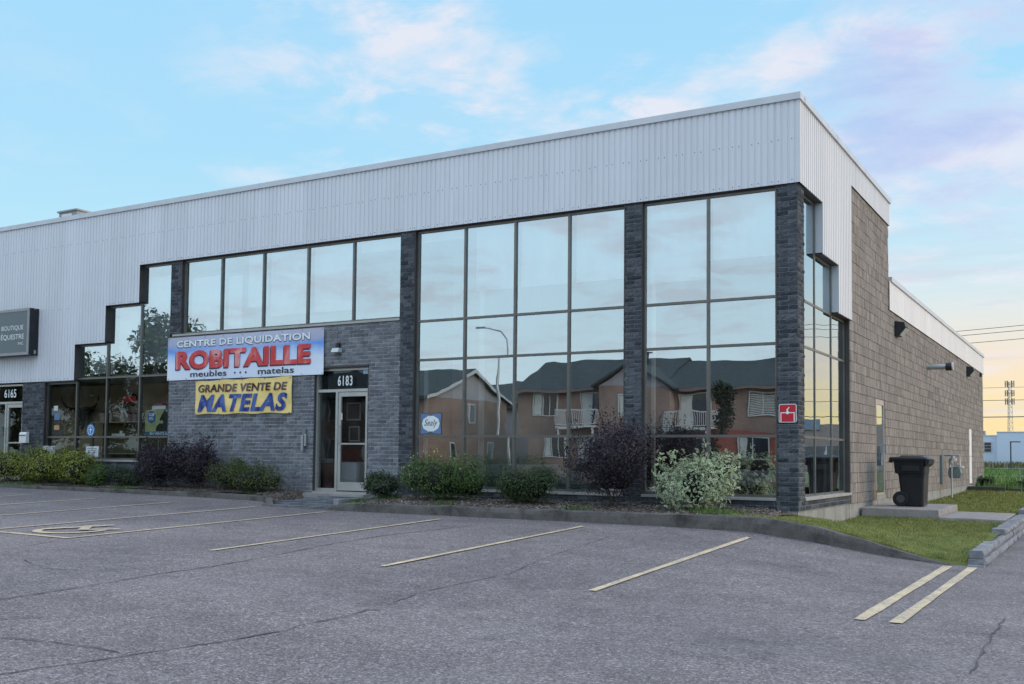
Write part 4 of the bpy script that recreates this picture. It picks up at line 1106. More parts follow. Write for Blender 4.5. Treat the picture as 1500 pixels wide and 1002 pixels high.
for i,(x,z) in enumerate(((-19.9,1.55),(-19.5,1.35),(-19.35,2.05),(-19.0,2.25))):
    t = tag(empty('cattle_ornament',(x,2.2,z)), ['small iron star ornament below the right horn','iron wheel ornament low on the tan wall','twisted iron ornament right of the skull','highest iron ornament on the tan wall'][i], 'wall decoration')
    mb = MB(); ring_ = [(x+.16*math.cos(a),2.2,z+.16*math.sin(a)) for a in [2*math.pi*k/12 for k in range(13)]]; mb.tube(ring_, .022, 6)
    mb.tube([(x-.15,2.2,z),(x+.15,2.2,z)], .018, 6); mb.tube([(x,2.2,z-.15),(x,2.2,z+.15)], .018, 6); mb.build('iron_ring', dk, t)
sh = thing('display_shelf', (-18.3,1.2,.02), 'wood topped display shelf in the boutique window', 'shelf')
mb = MB(); mb.box(-19.35,-16.5,1.1,1.5,1.575,1.60); mb.build('shelf_board', simple('pale_wood',(.42,.36,.20),.6), sh)
mb = MB(); mb.box(-19.3,-16.6,1.1,1.5,.74,.77); mb.build('shelf_board', simple('pale_wood2',(.36,.28,.18),.6), sh)
for x in (-19.3,-16.7):
    mb = MB(); mb.box(x,x+.05,1.12,1.17,.02,1.575); mb.build('shelf_leg', M['steel'], sh)
mb = MB(); mb.box(-19.28,-16.65,1.46,1.49,.04,1.57); mb.build('shelf_back', simple('olive_back',(.10,.085,.035),.8), sh)
jars = [(-19.0,.10,.30,(.45,.33,.33)),(-18.72,.07,.34,(.55,.5,.48)),(-18.2,.08,.36,(.6,.56,.52)),(-17.95,.11,.24,(.30,.20,.18)),(-17.72,.09,.24,(.26,.16,.17)),(-17.5,.08,.27,(.5,.45,.45)),(-17.25,.08,.26,(.5,.4,.45))]
for i,(x,w,h,c) in enumerate(jars):
    t = thing('product_jar', (x,1.25,1.6), ['pinkish jar at the left end of the window shelf','slim jar second from the left on the shelf','tall white bottle on the shelf','wide brown box on the shelf','narrow brown box on the shelf','patterned jar right of the brown boxes','last patterned jar at the right of the shelf'][i], 'product', 'products on the boutique shelf')
    mb = MB(); mb.tube([(x,1.25,1.601),(x,1.25,1.6+h*.75),(x,1.25,1.6+h*.82),(x,1.25,1.6+h*.84)], [w,w,w*.7,w*.5], 12); mb.build('jar_body', simple('jar_%d' % i, c, .5, var=.35, scale=18), t)
    mb = MB(); mb.tube([(x,1.25,1.601+h*.84),(x,1.25,1.6+h)], w*.45, 10); mb.build('jar_cap', M['black'], t)
decal(-18.62,-18.10,2.14,2.30,1.55,simple('neon_red',(.75,.02,.03),.4),'red_sign','small red sign hanging in the boutique','sign')
ps = thing('window_poster', (-15.5,.14,1.2), 'poster with black horses and a blue badge reading BLUE SEAL EN VENTE ICI', 'poster')
mb = MB(); mb.box(-16.00,-15.13,.124,.128,1.215,1.83); mb.build('poster_sheet', simple('poster_green',(.40,.43,.22),.6,var=.25,scale=4), ps)
mb = MB(); mb.box(-16.00,-15.13,.119,.123,1.20,1.30); mb.build('poster_band', simple('poster_blue',(.03,.14,.26),.5), ps)
mb = MB(); mb.prism([(-15.62,1.31),(-15.12,1.31),(-15.11,1.62),(-15.20,1.76),(-15.30,1.80),(-15.33,1.84),(-15.36,1.78),(-15.42,1.70),(-15.50,1.60),(-15.46,1.56),(-15.38,1.58),(-15.36,1.50),(-15.50,1.50),(-15.60,1.42)], .119,.123,'y'); mb.build('horse_picture', M['black'], ps)
mb = MB(); mb.prism([(-15.90,1.56),(-15.78,1.50),(-15.66,1.56),(-15.64,1.70),(-15.70,1.80),(-15.86,1.80),(-15.92,1.70)], .117,.123,'y'); mb.build('badge', simple('badge_blue',(.02,.12,.34),.5), ps)
text_mesh('BLUE', -15.87,-15.69,1.68,1.755,.115,M['white_vinyl'],ps,.02); text_mesh('SEAL', -15.87,-15.69,1.58,1.655,.115,M['white_vinyl'],ps,.02)
text_mesh('EN VENTE ICI', -15.82,-15.14,1.22,1.285,.116,M['white_vinyl'],ps,.02)
t = thing('boot_box', (-15.5,.2,1.84), 'white and red box standing on top of the horse poster', 'box')
mb = MB(); mb.box(-15.78,-15.30,.13,.30,1.84,1.93); mb.build('box_body', M['white'], t); mb = MB(); mb.prism([(-15.72,1.931),(-15.38,1.931),(-15.45,1.99),(-15.66,1.99)], .14,.28,'y'); mb.build('box_top', simple('box_red',(.35,.08,.12),.5), t)
# stickers in the first boutique pane
for i,(x0,x1,z0,z1,c,nm) in enumerate(((-19.50,-19.33,1.86,1.99,(.55,.58,.58),'pair of pale stickers at the top left of the boutique window'),(-19.47,-19.25,1.62,1.80,(.10,.20,.36),'blue card sticker stacked below the pale stickers'),(-19.49,-19.21,1.50,1.60,(.02,.02,.03),'black narrow sticker in the stack'),(-19.47,-19.26,1.36,1.48,(.45,.28,.12),'orange sticker in the stack'),(-19.50,-19.12,1.225,1.35,(.015,.015,.02),'black sticker with pale writing at the bottom of the stack'))):
    decal(x0,x1,z0,z1,.096,simple('sticker_%d' % i,c,.5,var=.2,scale=20),'sticker',nm,'sticker')
bs = thing('bank_sticker', (-17.93,.05,1.2), 'oval blue sticker with a white emblem on the boutique glass', 'sticker')
def oval(cx,cz,rx,rz,n=24): return [(cx+rx*math.cos(2*math.pi*k/n),cz+rz*math.sin(2*math.pi*k/n)) for k in range(n)]
mb = MB(); mb.prism(oval(-18.00,1.345,.155,.165), .092,.096,'y'); mb.build('sticker_base', simple('st_blue',(.04,.20,.50),.4), bs)
mb = MB()
for k in range(14):
    a, b = 2*math.pi*k/14, 2*math.pi*(k+1)/14
    mb.face([(-18.0+.10*math.cos(a),.0905,1.345+.11*math.sin(a)),(-18.0+.10*math.cos(b),.0905,1.345+.11*math.sin(b)),(-18.0+.115*math.cos(b),.0905,1.345+.125*math.sin(b)),(-18.0+.115*math.cos(a),.0905,1.345+.125*math.sin(a))])
mb.box(-18.012,-17.988,.088,.0915,1.27,1.42); mb.box(-18.06,-17.94,.0875,.0912,1.345,1.365)
mb.build('emblem', M['white_vinyl'], bs)
for i,(x0,x1,z0,z1) in enumerate(((-17.45,-16.95,1.19,1.26),(-17.15,-17.05,1.262,1.33),(-17.95+.3,-17.55,1.19,1.24))):
    decal(x0,x1,z0,z1,.30,M['white'],'white_box',['flat white box lying on the window ledge','small white cup standing on the flat white box','small white pot left of the flat box'][i],'box')
# small yard signs in the left bed
for i,(px,lean) in enumerate(((-19.1,.06),(-17.4,-.05))):
    x = px*1 + .0; y = -.30
    t = thing('yard_sign', (x,y,0), ['leftmost small white yard sign, half hidden by the olive shrub','small white yard sign on a stake right of the olive shrub'][i], 'sign', 'small yard signs in the left bed')
    mb = MB(); mb.obox((x,y,.80), .42, .012, .26, rad(6), 0, lean); mb.build('sign_board', simple('yard_white_%d' % i,(.55,.57,.64),.6,var=.06,scale=8), t)
    mb = MB(); mb.obox((x,y+.015,.36), .03, .02, .74, rad(6)); mb.build('stake', M['steel'], t)
    mb = MB()
    for k in range(4): mb.obox((x-.01,y-.009,.88-k*.05), .30-.04*(k%2), .002, .012, rad(6), 0, lean)
    mb.build('printed_lines', simple('grey_print_%d' % i,(.20,.22,.30),.6), t)

# ---------------------------------------------------------------- wheelie bin
wb = thing('wheelie_bin', (.72,6.15,-.19), 'black wheeled rubbish bin with closed lid beside the side door', 'bin')
def bin_():
    Z0 = -.19
    def rr(cx, cy, w, d, r=.06, n=4):
        P = []
        for sx, sy, a0 in ((1,-1,-90),(1,1,0),(-1,1,90),(-1,-1,180)):
            for k in range(n+1):
                a = rad(a0+90*k/n); P.append((cx+sx*(w/2-r)+r*math.cos(a), cy+sy*(d/2-r)+r*math.sin(a)))
        return P
    def loft(secs, name, mat, parent, cap=True):
        mb = MB(); rings = []
        for z, cx, cy, w, d in secs:
            rings.append(len(mb.v)); mb.v += [(p[0], p[1], z) for p in rr(cx, cy, w, d)]
        k = 20
        for a, b in zip(rings, rings[1:]):
            for i in range(k): mb.f.append((a+i, a+(i+1)%k, b+(i+1)%k, b+i)); mb.m.append(0)
        mb.f.append(tuple(rings[0]+i for i in range(k))[::-1]); mb.m.append(0); mb.f.append(tuple(rings[-1]+i for i in range(k))); mb.m.append(0)
        return mb.build(name, mat, parent, bevel=.006)
    cx, cy = .83, 6.10
    # hinge side faces the wall (-x); the front stands almost upright
    loft([(Z0+.02,cx+.03,cy,.44,.54),(Z0+.60,cx+.01,cy,.52,.60),(Z0+.68,cx+.005,cy,.54,.62),(Z0+.70,cx-.02,cy,.60,.66),(Z0+.93,cx-.02,cy,.64,.72),(Z0+.955,cx-.02,cy,.67,.76),(Z0+.98,cx-.02,cy,.67,.76)], 'bin_body', M['bin'], wb)
    loft([(Z0+.955,cx-.04,cy,.76,.80),(Z0+1.005,cx-.04,cy,.78,.82),(Z0+1.035,cx-.04,cy,.74,.78),(Z0+1.045,cx+.02,cy,.52,.66),(Z0+1.075,cx+.02,cy,.44,.56)], 'bin_lid', M['bin'], wb)
    mb = MB(); mb.hexa([(cx+.30,cy-.38,Z0+.84),(cx+.36,cy-.38,Z0+.90),(cx+.36,cy+.38,Z0+.90),(cx+.30,cy+.38,Z0+.84),(cx+.29,cy-.38,Z0+.99),(cx+.38,cy-.38,Z0+.99),(cx+.38,cy+.38,Z0+.99),(cx+.29,cy+.38,Z0+.99)]); mb.build('lid_lip', M['bin'], wb)
    for s_ in (-1, 1):
        y = cy + s_*.31
        mb = MB(); mb.tube([(cx-.20,y-.04,Z0+.16),(cx-.20,y+.04,Z0+.16)], .16, 24); w = mb.build('wheel', M['rubber'], wb, bevel=.012)
        mb = MB(); mb.tube([(cx-.20,y-.045,Z0+.16),(cx-.20,y+.045,Z0+.16)], .085, 14); mb.build('rim', simple('rim_%d' % (s_+2),(.05,.055,.06),.4), w)
    mb = MB(); mb.tube([(cx-.20,cy-.32,Z0+.16),(cx-.20,cy+.32,Z0+.16)], .014, 8); mb.build('axle', M['steel'], wb)
    mb = MB(); mb.tube([(cx-.36,cy-.34,Z0+.93),(cx-.43,cy-.34,Z0+.95),(cx-.43,cy+.34,Z0+.95),(cx-.36,cy+.34,Z0+.93)], .016, 8); mb.build('handle', M['bin'], wb)
    mb = MB(); mb.box(cx-.18,cx+.18,cy-.375,cy-.345,Z0+.74,Z0+.86); mb.build('grip_panel', M['bin'], wb, bevel=.01)
bin_()

# ---------------------------------------------------------------- gas meter
gm = thing('gas_meter', (.35,16.6,-.41), 'grey gas meter with pipes on a stand against the block wall', 'gas meter')
def gas():
    y = 16.7; z = .45
    mb = MB(); mb.prism([(.22,z-.20),(.52,z-.20),(.56,z-.05),(.52,z+.14),(.22,z+.14),(.18,z-.05)], y-.12, y+.16, 'y'); mb.build('meter_body', M['meter'], gm, bevel=.02)
    mb = MB(); mb.tube([(.30,y-.20,-.42),(.30,y-.20,.10),(.30,y-.20,.92)], .026, 10); mb.tube([(.30,y-.20,-.44),(.30,y-.20,-.38)],.06,10); mb.build('riser_pipe', M['steel'], gm)
    mb = MB(); mb.tube([(.22,y,z+.14),(.22,y,z+.34),(.30,y-.18,z+.42)], .028, 8); mb.tube([(.50,y,z+.14),(.50,y,z+.50),(.05,y,z+.50)], .028, 8); mb.build('meter_pipes', M['steel'], gm)
    mb = MB(); mb.tube([(.34,y-.20,.80),(.34,y-.20,.84)], .12, 16); mb.tube([(.34,y-.20,.84),(.34,y-.20,.93)], .05, 12); mb.tube([(.42,y-.22,.66),(.42,y-.02,.66)], .06, 12); mb.build('regulator', M['steel'], gm)
    mb = MB(); mb.box(.02,.10,y-.60,y-.38,.08,.95); mb.build('conduit_box', M['meter'], gm, bevel=.01)
    mb = MB(); mb.tube([(.56,y+.02,z+.12),(.62,y+.02,z+.12)], .05, 12); mb.build('dial', M['white'], gm)
gas()
mb = MB(); mb.box(.18,.50,16.0,16.9,-.425,-.375); tag(mb.build('meter_pad', M['dark_concrete'], bevel=.01), 'small dark pad in the grass under the gas meter', 'pad')

# ---------------------------------------------------------------- shrubs
def shrub(name, label, cat, c, size, n, leaf, mat, seed, group=None, lobes=7, loose=.15, stems=6, flowers=None, upright=.0, core=.70, second=None, wall=True):
    rr = random.Random(seed); x, y, z = c; w, d, h = size
    t = thing(name, (x, y, z), label, cat, group)
    L = []
    for i in range(lobes):
        a = rr.uniform(0, 6.28); r_ = math.sqrt(rr.random())*(.52+loose*.9)
        k = rr.uniform(.34, .58)*(1-loose*.55)
        L.append((x+math.cos(a)*r_*w/2, y+math.sin(a)*r_*d/2, z+h*rr.uniform(.32,.68), w/2*k*1.15, d/2*k*1.15, h/2*k*1.35))
    L.append((x, y, z+h*.42, w*.40*(1-loose*.3), d*.40, h*.42*(1-loose*.25)))
    mb = MB(); mb2 = MB()
    tot = sum((l[3]*l[5]) for l in L)
    for l in L:
        k = int(n*l[3]*l[5]/tot)
        for _ in range(k):
            v = Vector((rr.gauss(0,1), rr.gauss(0,1), rr.gauss(0,1))).normalized()
            if v.y > .55 and rr.random() < .7: v.y = -v.y
            s = 1 - abs(rr.gauss(0, .16)) + (rr.random()**6)*loose*1.6
            nz = 1 + .22*noise.noise((v.x*2.3+seed, v.y*2.3, v.z*2.3+l[0]))
            p = Vector((l[0]+v.x*l[3]*s*nz, l[1]+v.y*l[4]*s*nz, l[2]+v.z*l[5]*s*nz))
            if p.z < z+.015 or (wall and p.y > -.03): continue
            nrm = (v + Vector((rr.uniform(-.8,.8), rr.uniform(-.8,.8), rr.uniform(-.3,1.0)+upright))).normalized()
            a = nrm.cross(Vector((rr.uniform(-1,1), rr.uniform(-1,1), rr.uniform(-1,1)))).normalized(); b = nrm.cross(a)
            ll = leaf*rr.uniform(.6,1.25); ww = ll*rr.uniform(.38,.52)
            m_ = mb
            q = [p-a*ll*.5, p-a*ll*.05+b*ww*.5+nrm*ll*.05, p+a*ll*.5-nrm*ll*.08, p-a*ll*.05-b*ww*.5+nrm*ll*.05]
            if second:
                # pale margin round a green middle
                m_.face(q, 1)
                s2 = .56; cc = (q[0]+q[2])*.5; m_.face([cc+(u-cc)*s2+nrm*.0015 for u in q], 0)
                m_.face([cc+(u-cc)*s2-nrm*.0015 for u in q], 0)
            else:
                m_.face(q, 0)
    for _ in range(int(14+90*loose)):
        l = rr.choice(L); v = Vector((rr.gauss(0,.9), -abs(rr.gauss(0,.6)), abs(rr.gauss(0,.9))+.2)).normalized()
        p0 = Vector((l[0]+v.x*l[3]*.8, l[1]+v.y*l[4]*.8, l[2]+v.z*l[5]*.8)); dr = (v*.6+Vector((rr.uniform(-.3,.3), rr.uniform(-.2,.2), rr.uniform(.3,1.0)))).normalized()
        ln = h*rr.uniform(.12,.26+loose*.25)
        for q_ in range(int(7+leaf*0+ln/leaf*2.4)):
            t_ = rr.random(); p = p0+dr*ln*t_+Vector((rr.gauss(0,.35),rr.gauss(0,.35),rr.gauss(0,.35)))*leaf
            if p.z > z+h*1.12 or (wall and p.y > -.03): continue
            nrm = Vector((rr.gauss(0,1),rr.gauss(0,1)-.4,rr.gauss(0,1)+.4)).normalized(); a = (dr+Vector((rr.gauss(0,.6),rr.gauss(0,.6),rr.gauss(0,.6)))).normalized(); b = nrm.cross(a).normalized()
            ll = leaf*rr.uniform(.55,1.1); ww = ll*.45; q = [p-a*ll*.5, p+b*ww*.5, p+a*ll*.5, p-b*ww*.5]
            mb.face(q, 1 if second else 0)
            if second: cc = p; mb.face([cc+(u-cc)*.56+nrm*.0015 for u in q], 0); mb.face([cc+(u-cc)*.56-nrm*.0015 for u in q], 0)
    mb.build('foliage', [mat] + ([second] if second else []), t, recalc=False)
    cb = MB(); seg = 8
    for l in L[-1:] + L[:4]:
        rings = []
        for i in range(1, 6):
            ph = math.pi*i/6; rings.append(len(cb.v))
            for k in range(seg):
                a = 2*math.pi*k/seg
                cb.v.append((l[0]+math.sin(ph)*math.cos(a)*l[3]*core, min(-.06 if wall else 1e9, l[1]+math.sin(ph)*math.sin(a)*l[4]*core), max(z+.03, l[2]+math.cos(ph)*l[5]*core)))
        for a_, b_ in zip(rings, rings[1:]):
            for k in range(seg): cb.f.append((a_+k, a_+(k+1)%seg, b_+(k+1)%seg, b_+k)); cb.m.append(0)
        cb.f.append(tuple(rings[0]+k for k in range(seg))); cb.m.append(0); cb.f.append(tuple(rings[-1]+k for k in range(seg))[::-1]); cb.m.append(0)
    cb.build('inner_shade', M['shade_core'], t, smooth=True)  # dark solid blobs added to put shade inside the foliage
    sb = MB()
    for _ in range(stems):
        a = rr.uniform(0,6.28); e = (x+math.cos(a)*w*.3, min(-.08 if wall else 1e9, y+math.sin(a)*d*.3), z+h*rr.uniform(.6,.85))
        sb.tube([(x+rr.uniform(-.06,.06), y+rr.uniform(-.06,.06), z-.03), ((x*.5+e[0]*.5)+rr.uniform(-.05,.05), (y*.6+e[1]*.4), z+h*.35), e], [.014,.010,.004], 5)
    sb.build('stem', M['bark'], t)
    if flowers:
        fm = simple('yellow_flower',(.75,.66,.20),.6)
        for _ in range(flowers):
            fb = MB()
            v = Vector((rr.gauss(0,1), -abs(rr.gauss(0,1)), abs(rr.gauss(0,1)))).normalized()
            p = Vector((x+v.x*w*.47, y+v.y*d*.47, z+h*.5+v.z*h*.47))
            for k in range(5):
                a = 2*math.pi*k/5; b = 2*math.pi*(k+1)/5; r_ = .012
                fb.face([p, p+Vector((math.cos(a)*r_, -.004, math.sin(a)*r_)), p+Vector((math.cos(b)*r_, -.004, math.sin(b)*r_))])
            fb.build('flower', fm, t, recalc=False)
    return t
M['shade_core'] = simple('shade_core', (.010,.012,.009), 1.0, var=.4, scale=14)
M['bark'] = simple('bark', (.07,.055,.045), .95, var=.3, scale=12)
LO = mat_leaf('olive_leaf', (.075,.095,.018), (.22,.25,.042), (.37,.40,.08))
LG = mat_leaf('green_leaf', (.030,.062,.016), (.080,.135,.034), (.17,.25,.070))
LD = mat_leaf('dark_leaf', (.020,.036,.016), (.046,.074,.034), (.09,.125,.058))
LN = mat_leaf('needle_leaf', (.034,.052,.018), (.085,.110,.036), (.17,.19,.065))
LP = mat_leaf('purple_leaf', (.012,.008,.013), (.028,.016,.027), (.080,.058,.078), .38, .1)
LV = mat_leaf('sage_leaf', (.06,.12,.055), (.12,.20,.09), (.20,.30,.14)); LW_ = mat_leaf('cream_edge', (.40,.48,.30), (.58,.64,.42), (.76,.78,.58))
shrub('olive_shrub', 'olive green shrub at the left picture edge', 'shrub', (-20.25,-.62,0), (2.0,.95,.92), 4600, .055, LO, 1, 'olive shrubs in the left bed')
shrub('olive_shrub', 'middle olive green shrub in front of the boutique column', 'shrub', (-18.75,-.60,-.02), (2.0,.95,.98), 5200, .055, LO, 2, 'olive shrubs in the left bed')
shrub('olive_shrub', 'olive green shrub below the boutique window beside the yard sign', 'shrub', (-17.60,-.62,-.03), (1.9,.95,1.0), 5200, .055, LO, 3, 'olive shrubs in the left bed')
shrub('small_shrub', 'small dark green shrub at the foot of the olive shrubs', 'shrub', (-16.75,-.66,-.05), (1.0,.6,.58), 2600, .045, LG, 4, lobes=5)
shrub('low_shrub', 'low dark shrub between the small green one and the purple leaves', 'shrub', (-15.75,-.55,-.03), (1.2,.7,.50), 2400, .05, LD, 5, lobes=5)
shrub('purple_shrub', 'purple leaved shrub just left of the banner wall', 'shrub', (-14.75,-.58,-.02), (1.5,.95,1.15), 4800, .055, LP, 6, 'purple leaved shrubs', loose=.3)
shrub('purple_shrub', 'taller purple leaved shrub below the large banner', 'shrub', (-13.45,-.58,.0), (1.75,.95,1.34), 6000, .055, LP, 7, 'purple leaved shrubs', loose=.35)
shrub('green_shrub', 'soft green shrub below the yellow banner', 'shrub', (-12.35,-.62,-.02), (1.25,.85,.74), 3600, .045, LN, 8, loose=.3)
shrub('green_shrub', 'soft green shrub nearest the door path on the left', 'shrub', (-11.45,-.70,-.03), (1.35,.9,.66), 3900, .045, LN, 9, loose=.35)
shrub('dark_shrub', 'low dark shrub directly right of the door', 'shrub', (-7.9,-.82,-.05), (1.05,.9,.54), 3300, .05, LD, 10, lobes=6, loose=.10)
shrub('flowering_shrub', 'large green shrub dotted with small yellow flowers', 'shrub', (-6.42,-1.0,-.09), (1.78,1.5,1.04), 11000, .042, LG, 11, flowers=18, lobes=11, loose=.12)
shrub('round_shrub', 'rounded dense dark green shrub below the four-column window', 'shrub', (-4.56,-1.0,-.08), (1.42,1.3,.78), 9000, .036, mat_leaf('dense_leaf', (.024,.046,.016), (.058,.092,.032), (.115,.165,.060)), 12, lobes=6, loose=.05)
shrub('purple_shrub', 'tallest purple shrub in front of the brick column', 'shrub', (-2.85,-1.05,-.05), (1.75,1.3,1.62), 11500, .048, LP, 13, 'purple leaved shrubs', lobes=13, loose=.35)
shrub('variegated_shrub', 'variegated shrub with cream edged leaves near the corner', 'shrub', (-1.30,-1.18,-.10), (1.22,1.1,1.06), 3000, .080, LV, 14, lobes=10, loose=.30, upright=.4, second=LW_, core=.62)

# ---------------------------------------------------------------- trees
def tree(name, label, x, y, z, H, W, mat, seed, group=None, n=5000, leaf=.30, crown=.3, col=False):
    rr = random.Random(seed); t = thing(name, (x, y, z), label, 'tree', group)
    tb = MB(); tb.tube([(x,y,z-.1),(x+rr.uniform(-.1,.1),y,z+H*.3),(x+rr.uniform(-.2,.2),y+.1,z+H*.75)], [H*.022,H*.016,H*.006], 8)
    L = []
    for i in range(12 if not col else 9):
        a = rr.uniform(0, 6.28); zz = z+H*rr.uniform(crown+.08,.88); k = (1-abs((zz-z)/H-.55)*1.1)
        r_ = W/2*rr.uniform(.25,.62)*max(.3,k) * (.5 if col else 1)
        cx, cy = x+math.cos(a)*r_, y+math.sin(a)*r_
        L.append((cx, cy, zz, W*.5*rr.uniform(.36,.55), H*rr.uniform(.10,.17)))
        tb.tube([(x,y,z+H*rr.uniform(.22,.5)),((x+cx)/2,(y+cy)/2,(z+H*.4+zz)/2),(cx,cy,zz)], [H*.009,H*.006,H*.002], 5)
    tb.build('trunk', M['bark'], t)
    mb = MB()
    for _ in range(n):
        l = rr.choice(L); v = Vector((rr.gauss(0,1), rr.gauss(0,1), rr.gauss(0,1))).normalized(); s = rr.uniform(.55,1.12)
        p = Vector((l[0]+v.x*l[3]*s, l[1]+v.y*l[3]*s, l[2]+v.z*l[4]*s))
        a = Vector((rr.gauss(0,1),rr.gauss(0,1),rr.gauss(0,1))).normalized(); b = a.cross(v+Vector((.01,0,.02))).normalized(); ll = leaf*rr.uniform(.6,1.2)
        mb.face([p-a*ll*.5, p+b*ll*.28, p+a*ll*.5, p-b*ll*.28])
    mb.build('crown', mat, t, recalc=False)
    return t
TL = mat_leaf('tree_leaf', (.018,.032,.012), (.040,.062,.022), (.080,.105,.040))
TD = mat_leaf('conifer_leaf', (.010,.022,.012), (.022,.040,.020), (.045,.070,.032))
tree('maple_tree', 'broad leafy tree across the street, leftmost of the row', -70, -40, -.97, 12.5, 9, TL, 1, 'trees across the street', 9000, .42, .05)
tree('maple_tree', 'broad leafy tree across the street, tallest of the row', -63, -41, -.97, 13.2, 8, TL, 2, 'trees across the street', 9000, .42, .05)
tree('maple_tree', 'broad leafy tree across the street next to the left house', -57.5, -40, -.97, 11.5, 7, TL, 3, 'trees across the street', 8000, .42, .05)
tree('maple_tree', 'broad leafy tree beyond the far left of the street', -80, -42, -.97, 12, 9, TL, 4, 'trees across the street', 9000, .42, .05)
tree('yard_tree', 'narrow dark tree in front of the house with shutters', -14.3, -37.6, -.97, 6.3, 2.2, TD, 5, None, 2600, .20, .12, True)
tree('yard_tree', 'small dark tree before the right balcony', -16.9, -38.4, -.97, 4.2, 2.4, TD, 6, None, 2200, .18, .1)
tree('yard_tree', 'dark tree between the two houses', -33.0, -52, -.97, 7.2, 3.2, TD, 7, None, 2200, .22, .2)
for i in range(6):
    xx = [-35.5,-31.2,-27.6,-24.0,-11.2,-8.4][i]
    shrub('hedge_bush', ['round bush at the corner of the left house','bush between the houses','bush under the casement window','bush under the left balcony','bush right of the narrow dark tree','bush at the right end of the row house'][i], 'bush', (xx,-41.2,-.97), (2.0,1.2,1.2+.3*(i%2)), 900, .16, TD, 60+i, 'bushes in front of the houses', lobes=5)

# ---------------------------------------------------------------- houses across the street
def mat_house_brick():
    m, nt = new_mat('peach_brick'); n = N(nt); p = n.pos()
    b = n.add('ShaderNodeTexBrick', inp={'Vector': n.mapping(p, (1,1,1), (rad(90),0,0)), 'Color1': (.27,.185,.150,1), 'Color2': (.22,.150,.122,1), 'Mortar': (.42,.34,.29,1), 'Scale': 4.0, 'Mortar Size': .02})
    c = n.mix(1.0, b.outputs[0], n.ramp(n.noise(p, .8, 5), [(.3,.8),(.7,1.15)]), 'MULTIPLY')
    n.bsdf(c, .9); return m
M['hbrick'] = mat_house_brick(); M['hroof'] = simple('shingles', (.045,.060,.060), .95, var=.2, scale=3, bstr=.5, bscale=9)
M['siding'] = simple('pale_siding', (.36,.345,.37), .7, var=.05); M['htrim'] = simple('white_trim', (.55,.55,.54), .5, var=.03)
M['hglass'] = simple('house_glass', (.035,.045,.055), .08, .0, .3, .6, spec=.9)
M['curtain'] = simple('curtain', (.55,.55,.52), .8)
def hwindow(par, x0, x1, z0, z1, y, mull=2, shutters=False, face='y'):
    f = MB(); t = .07
    f.box(x0-t,x1+t,y,y+.06,z0-t,z0); f.box(x0-t,x1+t,y,y+.06,z1,z1+t); f.box(x0-t,x0,y,y+.06,z0,z1); f.box(x1,x1+t,y,y+.06,z0,z1)
    for k in range(1, mull): xx = lerp(x0,x1,k/mull); f.box(xx-.03,xx+.03,y,y+.055,z0,z1)
    o = f.build('window', M['htrim'], par)
    g = MB(); g.box(x0,x1,y+.005,y+.02,z0,z1); g.build('pane', M['hglass'], o)
    if shutters:
        s = MB()
        k = 0
        while z0+.06+k*.1 < z1-.04:
            s.box(x0+.04,x1-.04,y+.022,y+.035,z0+.04+k*.1,z0+.10+k*.1); k += 1
        s.build('shutter_slats', M['curtain'], o)
    else:
        c = MB(); c.box(x0+.03,lerp(x0,x1,.28),y+.021,y+.026,z0+.02,z1-.02); c.build('curtain', M['curtain'], o)
def balcony(par, x0, x1, z, y, d=1.3):
    f = MB(); f.box(x0,x1,y,y+d,z-.18,z); o = f.build('balcony', M['htrim'], par)
    r = MB()
    for (a,b,c,e) in ((x0,x1,y+d-.05,y+d),(x0,x0+.05,y,y+d-.05),(x1-.05,x1,y,y+d-.05)): r.box(a,b,c,e,z+.95,z+1.02); r.box(a,b,c,e,z+.08,z+.13)
    x = x0
    while x < x1: r.box(x,x+.03,y+d-.04,y+d-.01,z+.13,z+.95); x += .14
    for s in (x0, x1-.04):
        yy_ = y+.1
        while yy_ < y+d-.06: r.box(s,s+.03,yy_,yy_+.03,z+.13,z+.95); yy_ += .14
    r.build('railing', M['htrim'], o)
    p = MB()
    for s in (x0+.05, x1-.17): p.box(s,s+.12,y+d-.18,y+d-.06,-.97,z-.18)
    p.build('balcony_post', M['htrim'], par)
def patio(par, x0, x1, z0, z1, y):
    f = MB(); t=.06
    f.box(x0-t,x1+t,y,y+.06,z1,z1+t); f.box(x0-t,x0,y,y+.06,z0,z1); f.box(x1,x1+t,y,y+.06,z0,z1); m_=(x0+x1)/2; f.box(m_-.03,m_+.03,y,y+.055,z0,z1)
    o = f.build('patio_door', M['htrim'], par); g = MB(); g.box(x0,x1,y+.005,y+.02,z0,z1); g.build('pane', M['hglass'], o)
    c = MB(); c.box(x0+.03,m_-.04,y+.021,y+.026,z0+.02,z1-.02); c.build('curtain', M['curtain'], o)
# left house (gable end turned towards the shop's right)
hl = thing('brick_house', (-45,-48,-.97), 'peach brick house with pale gable and dark roof, left of the row', 'house')
mb = MB(); mb.box(-53,-37.2,-54.2,-42.6,-1.0,5.17); mb.build('wall', M['hbrick'], hl)
mb = MB(); mb.prism([(-54.2,5.17),(-42.6,5.17),(-48.4,7.42)], -52.98, -37.22, 'x'); mb.build('gable', M['siding'], hl)
mb = MB()
for s in (1, -1):
    y1 = -48.4 + s*6.3; mb.hexa([(-53.4,-48.4,7.36),(-36.8,-48.4,7.36),(-36.8,y1,4.92),(-53.4,y1,4.92),(-53.4,-48.4,7.56),(-36.8,-48.4,7.56),(-36.8,y1,5.10),(-53.4,y1,5.10)])
mb.build('roof', M['hroof'], hl)
mb = MB()
for s in (1,-1):
    y1 = -48.4 + s*6.3; mb.hexa([(-36.78,-48.4,7.28),(-36.74,-48.4,7.28),(-36.74,y1,4.86),(-36.78,y1,4.86),(-36.78,-48.4,7.52),(-36.74,-48.4,7.52),(-36.74,y1,5.08),(-36.78,y1,5.08)])
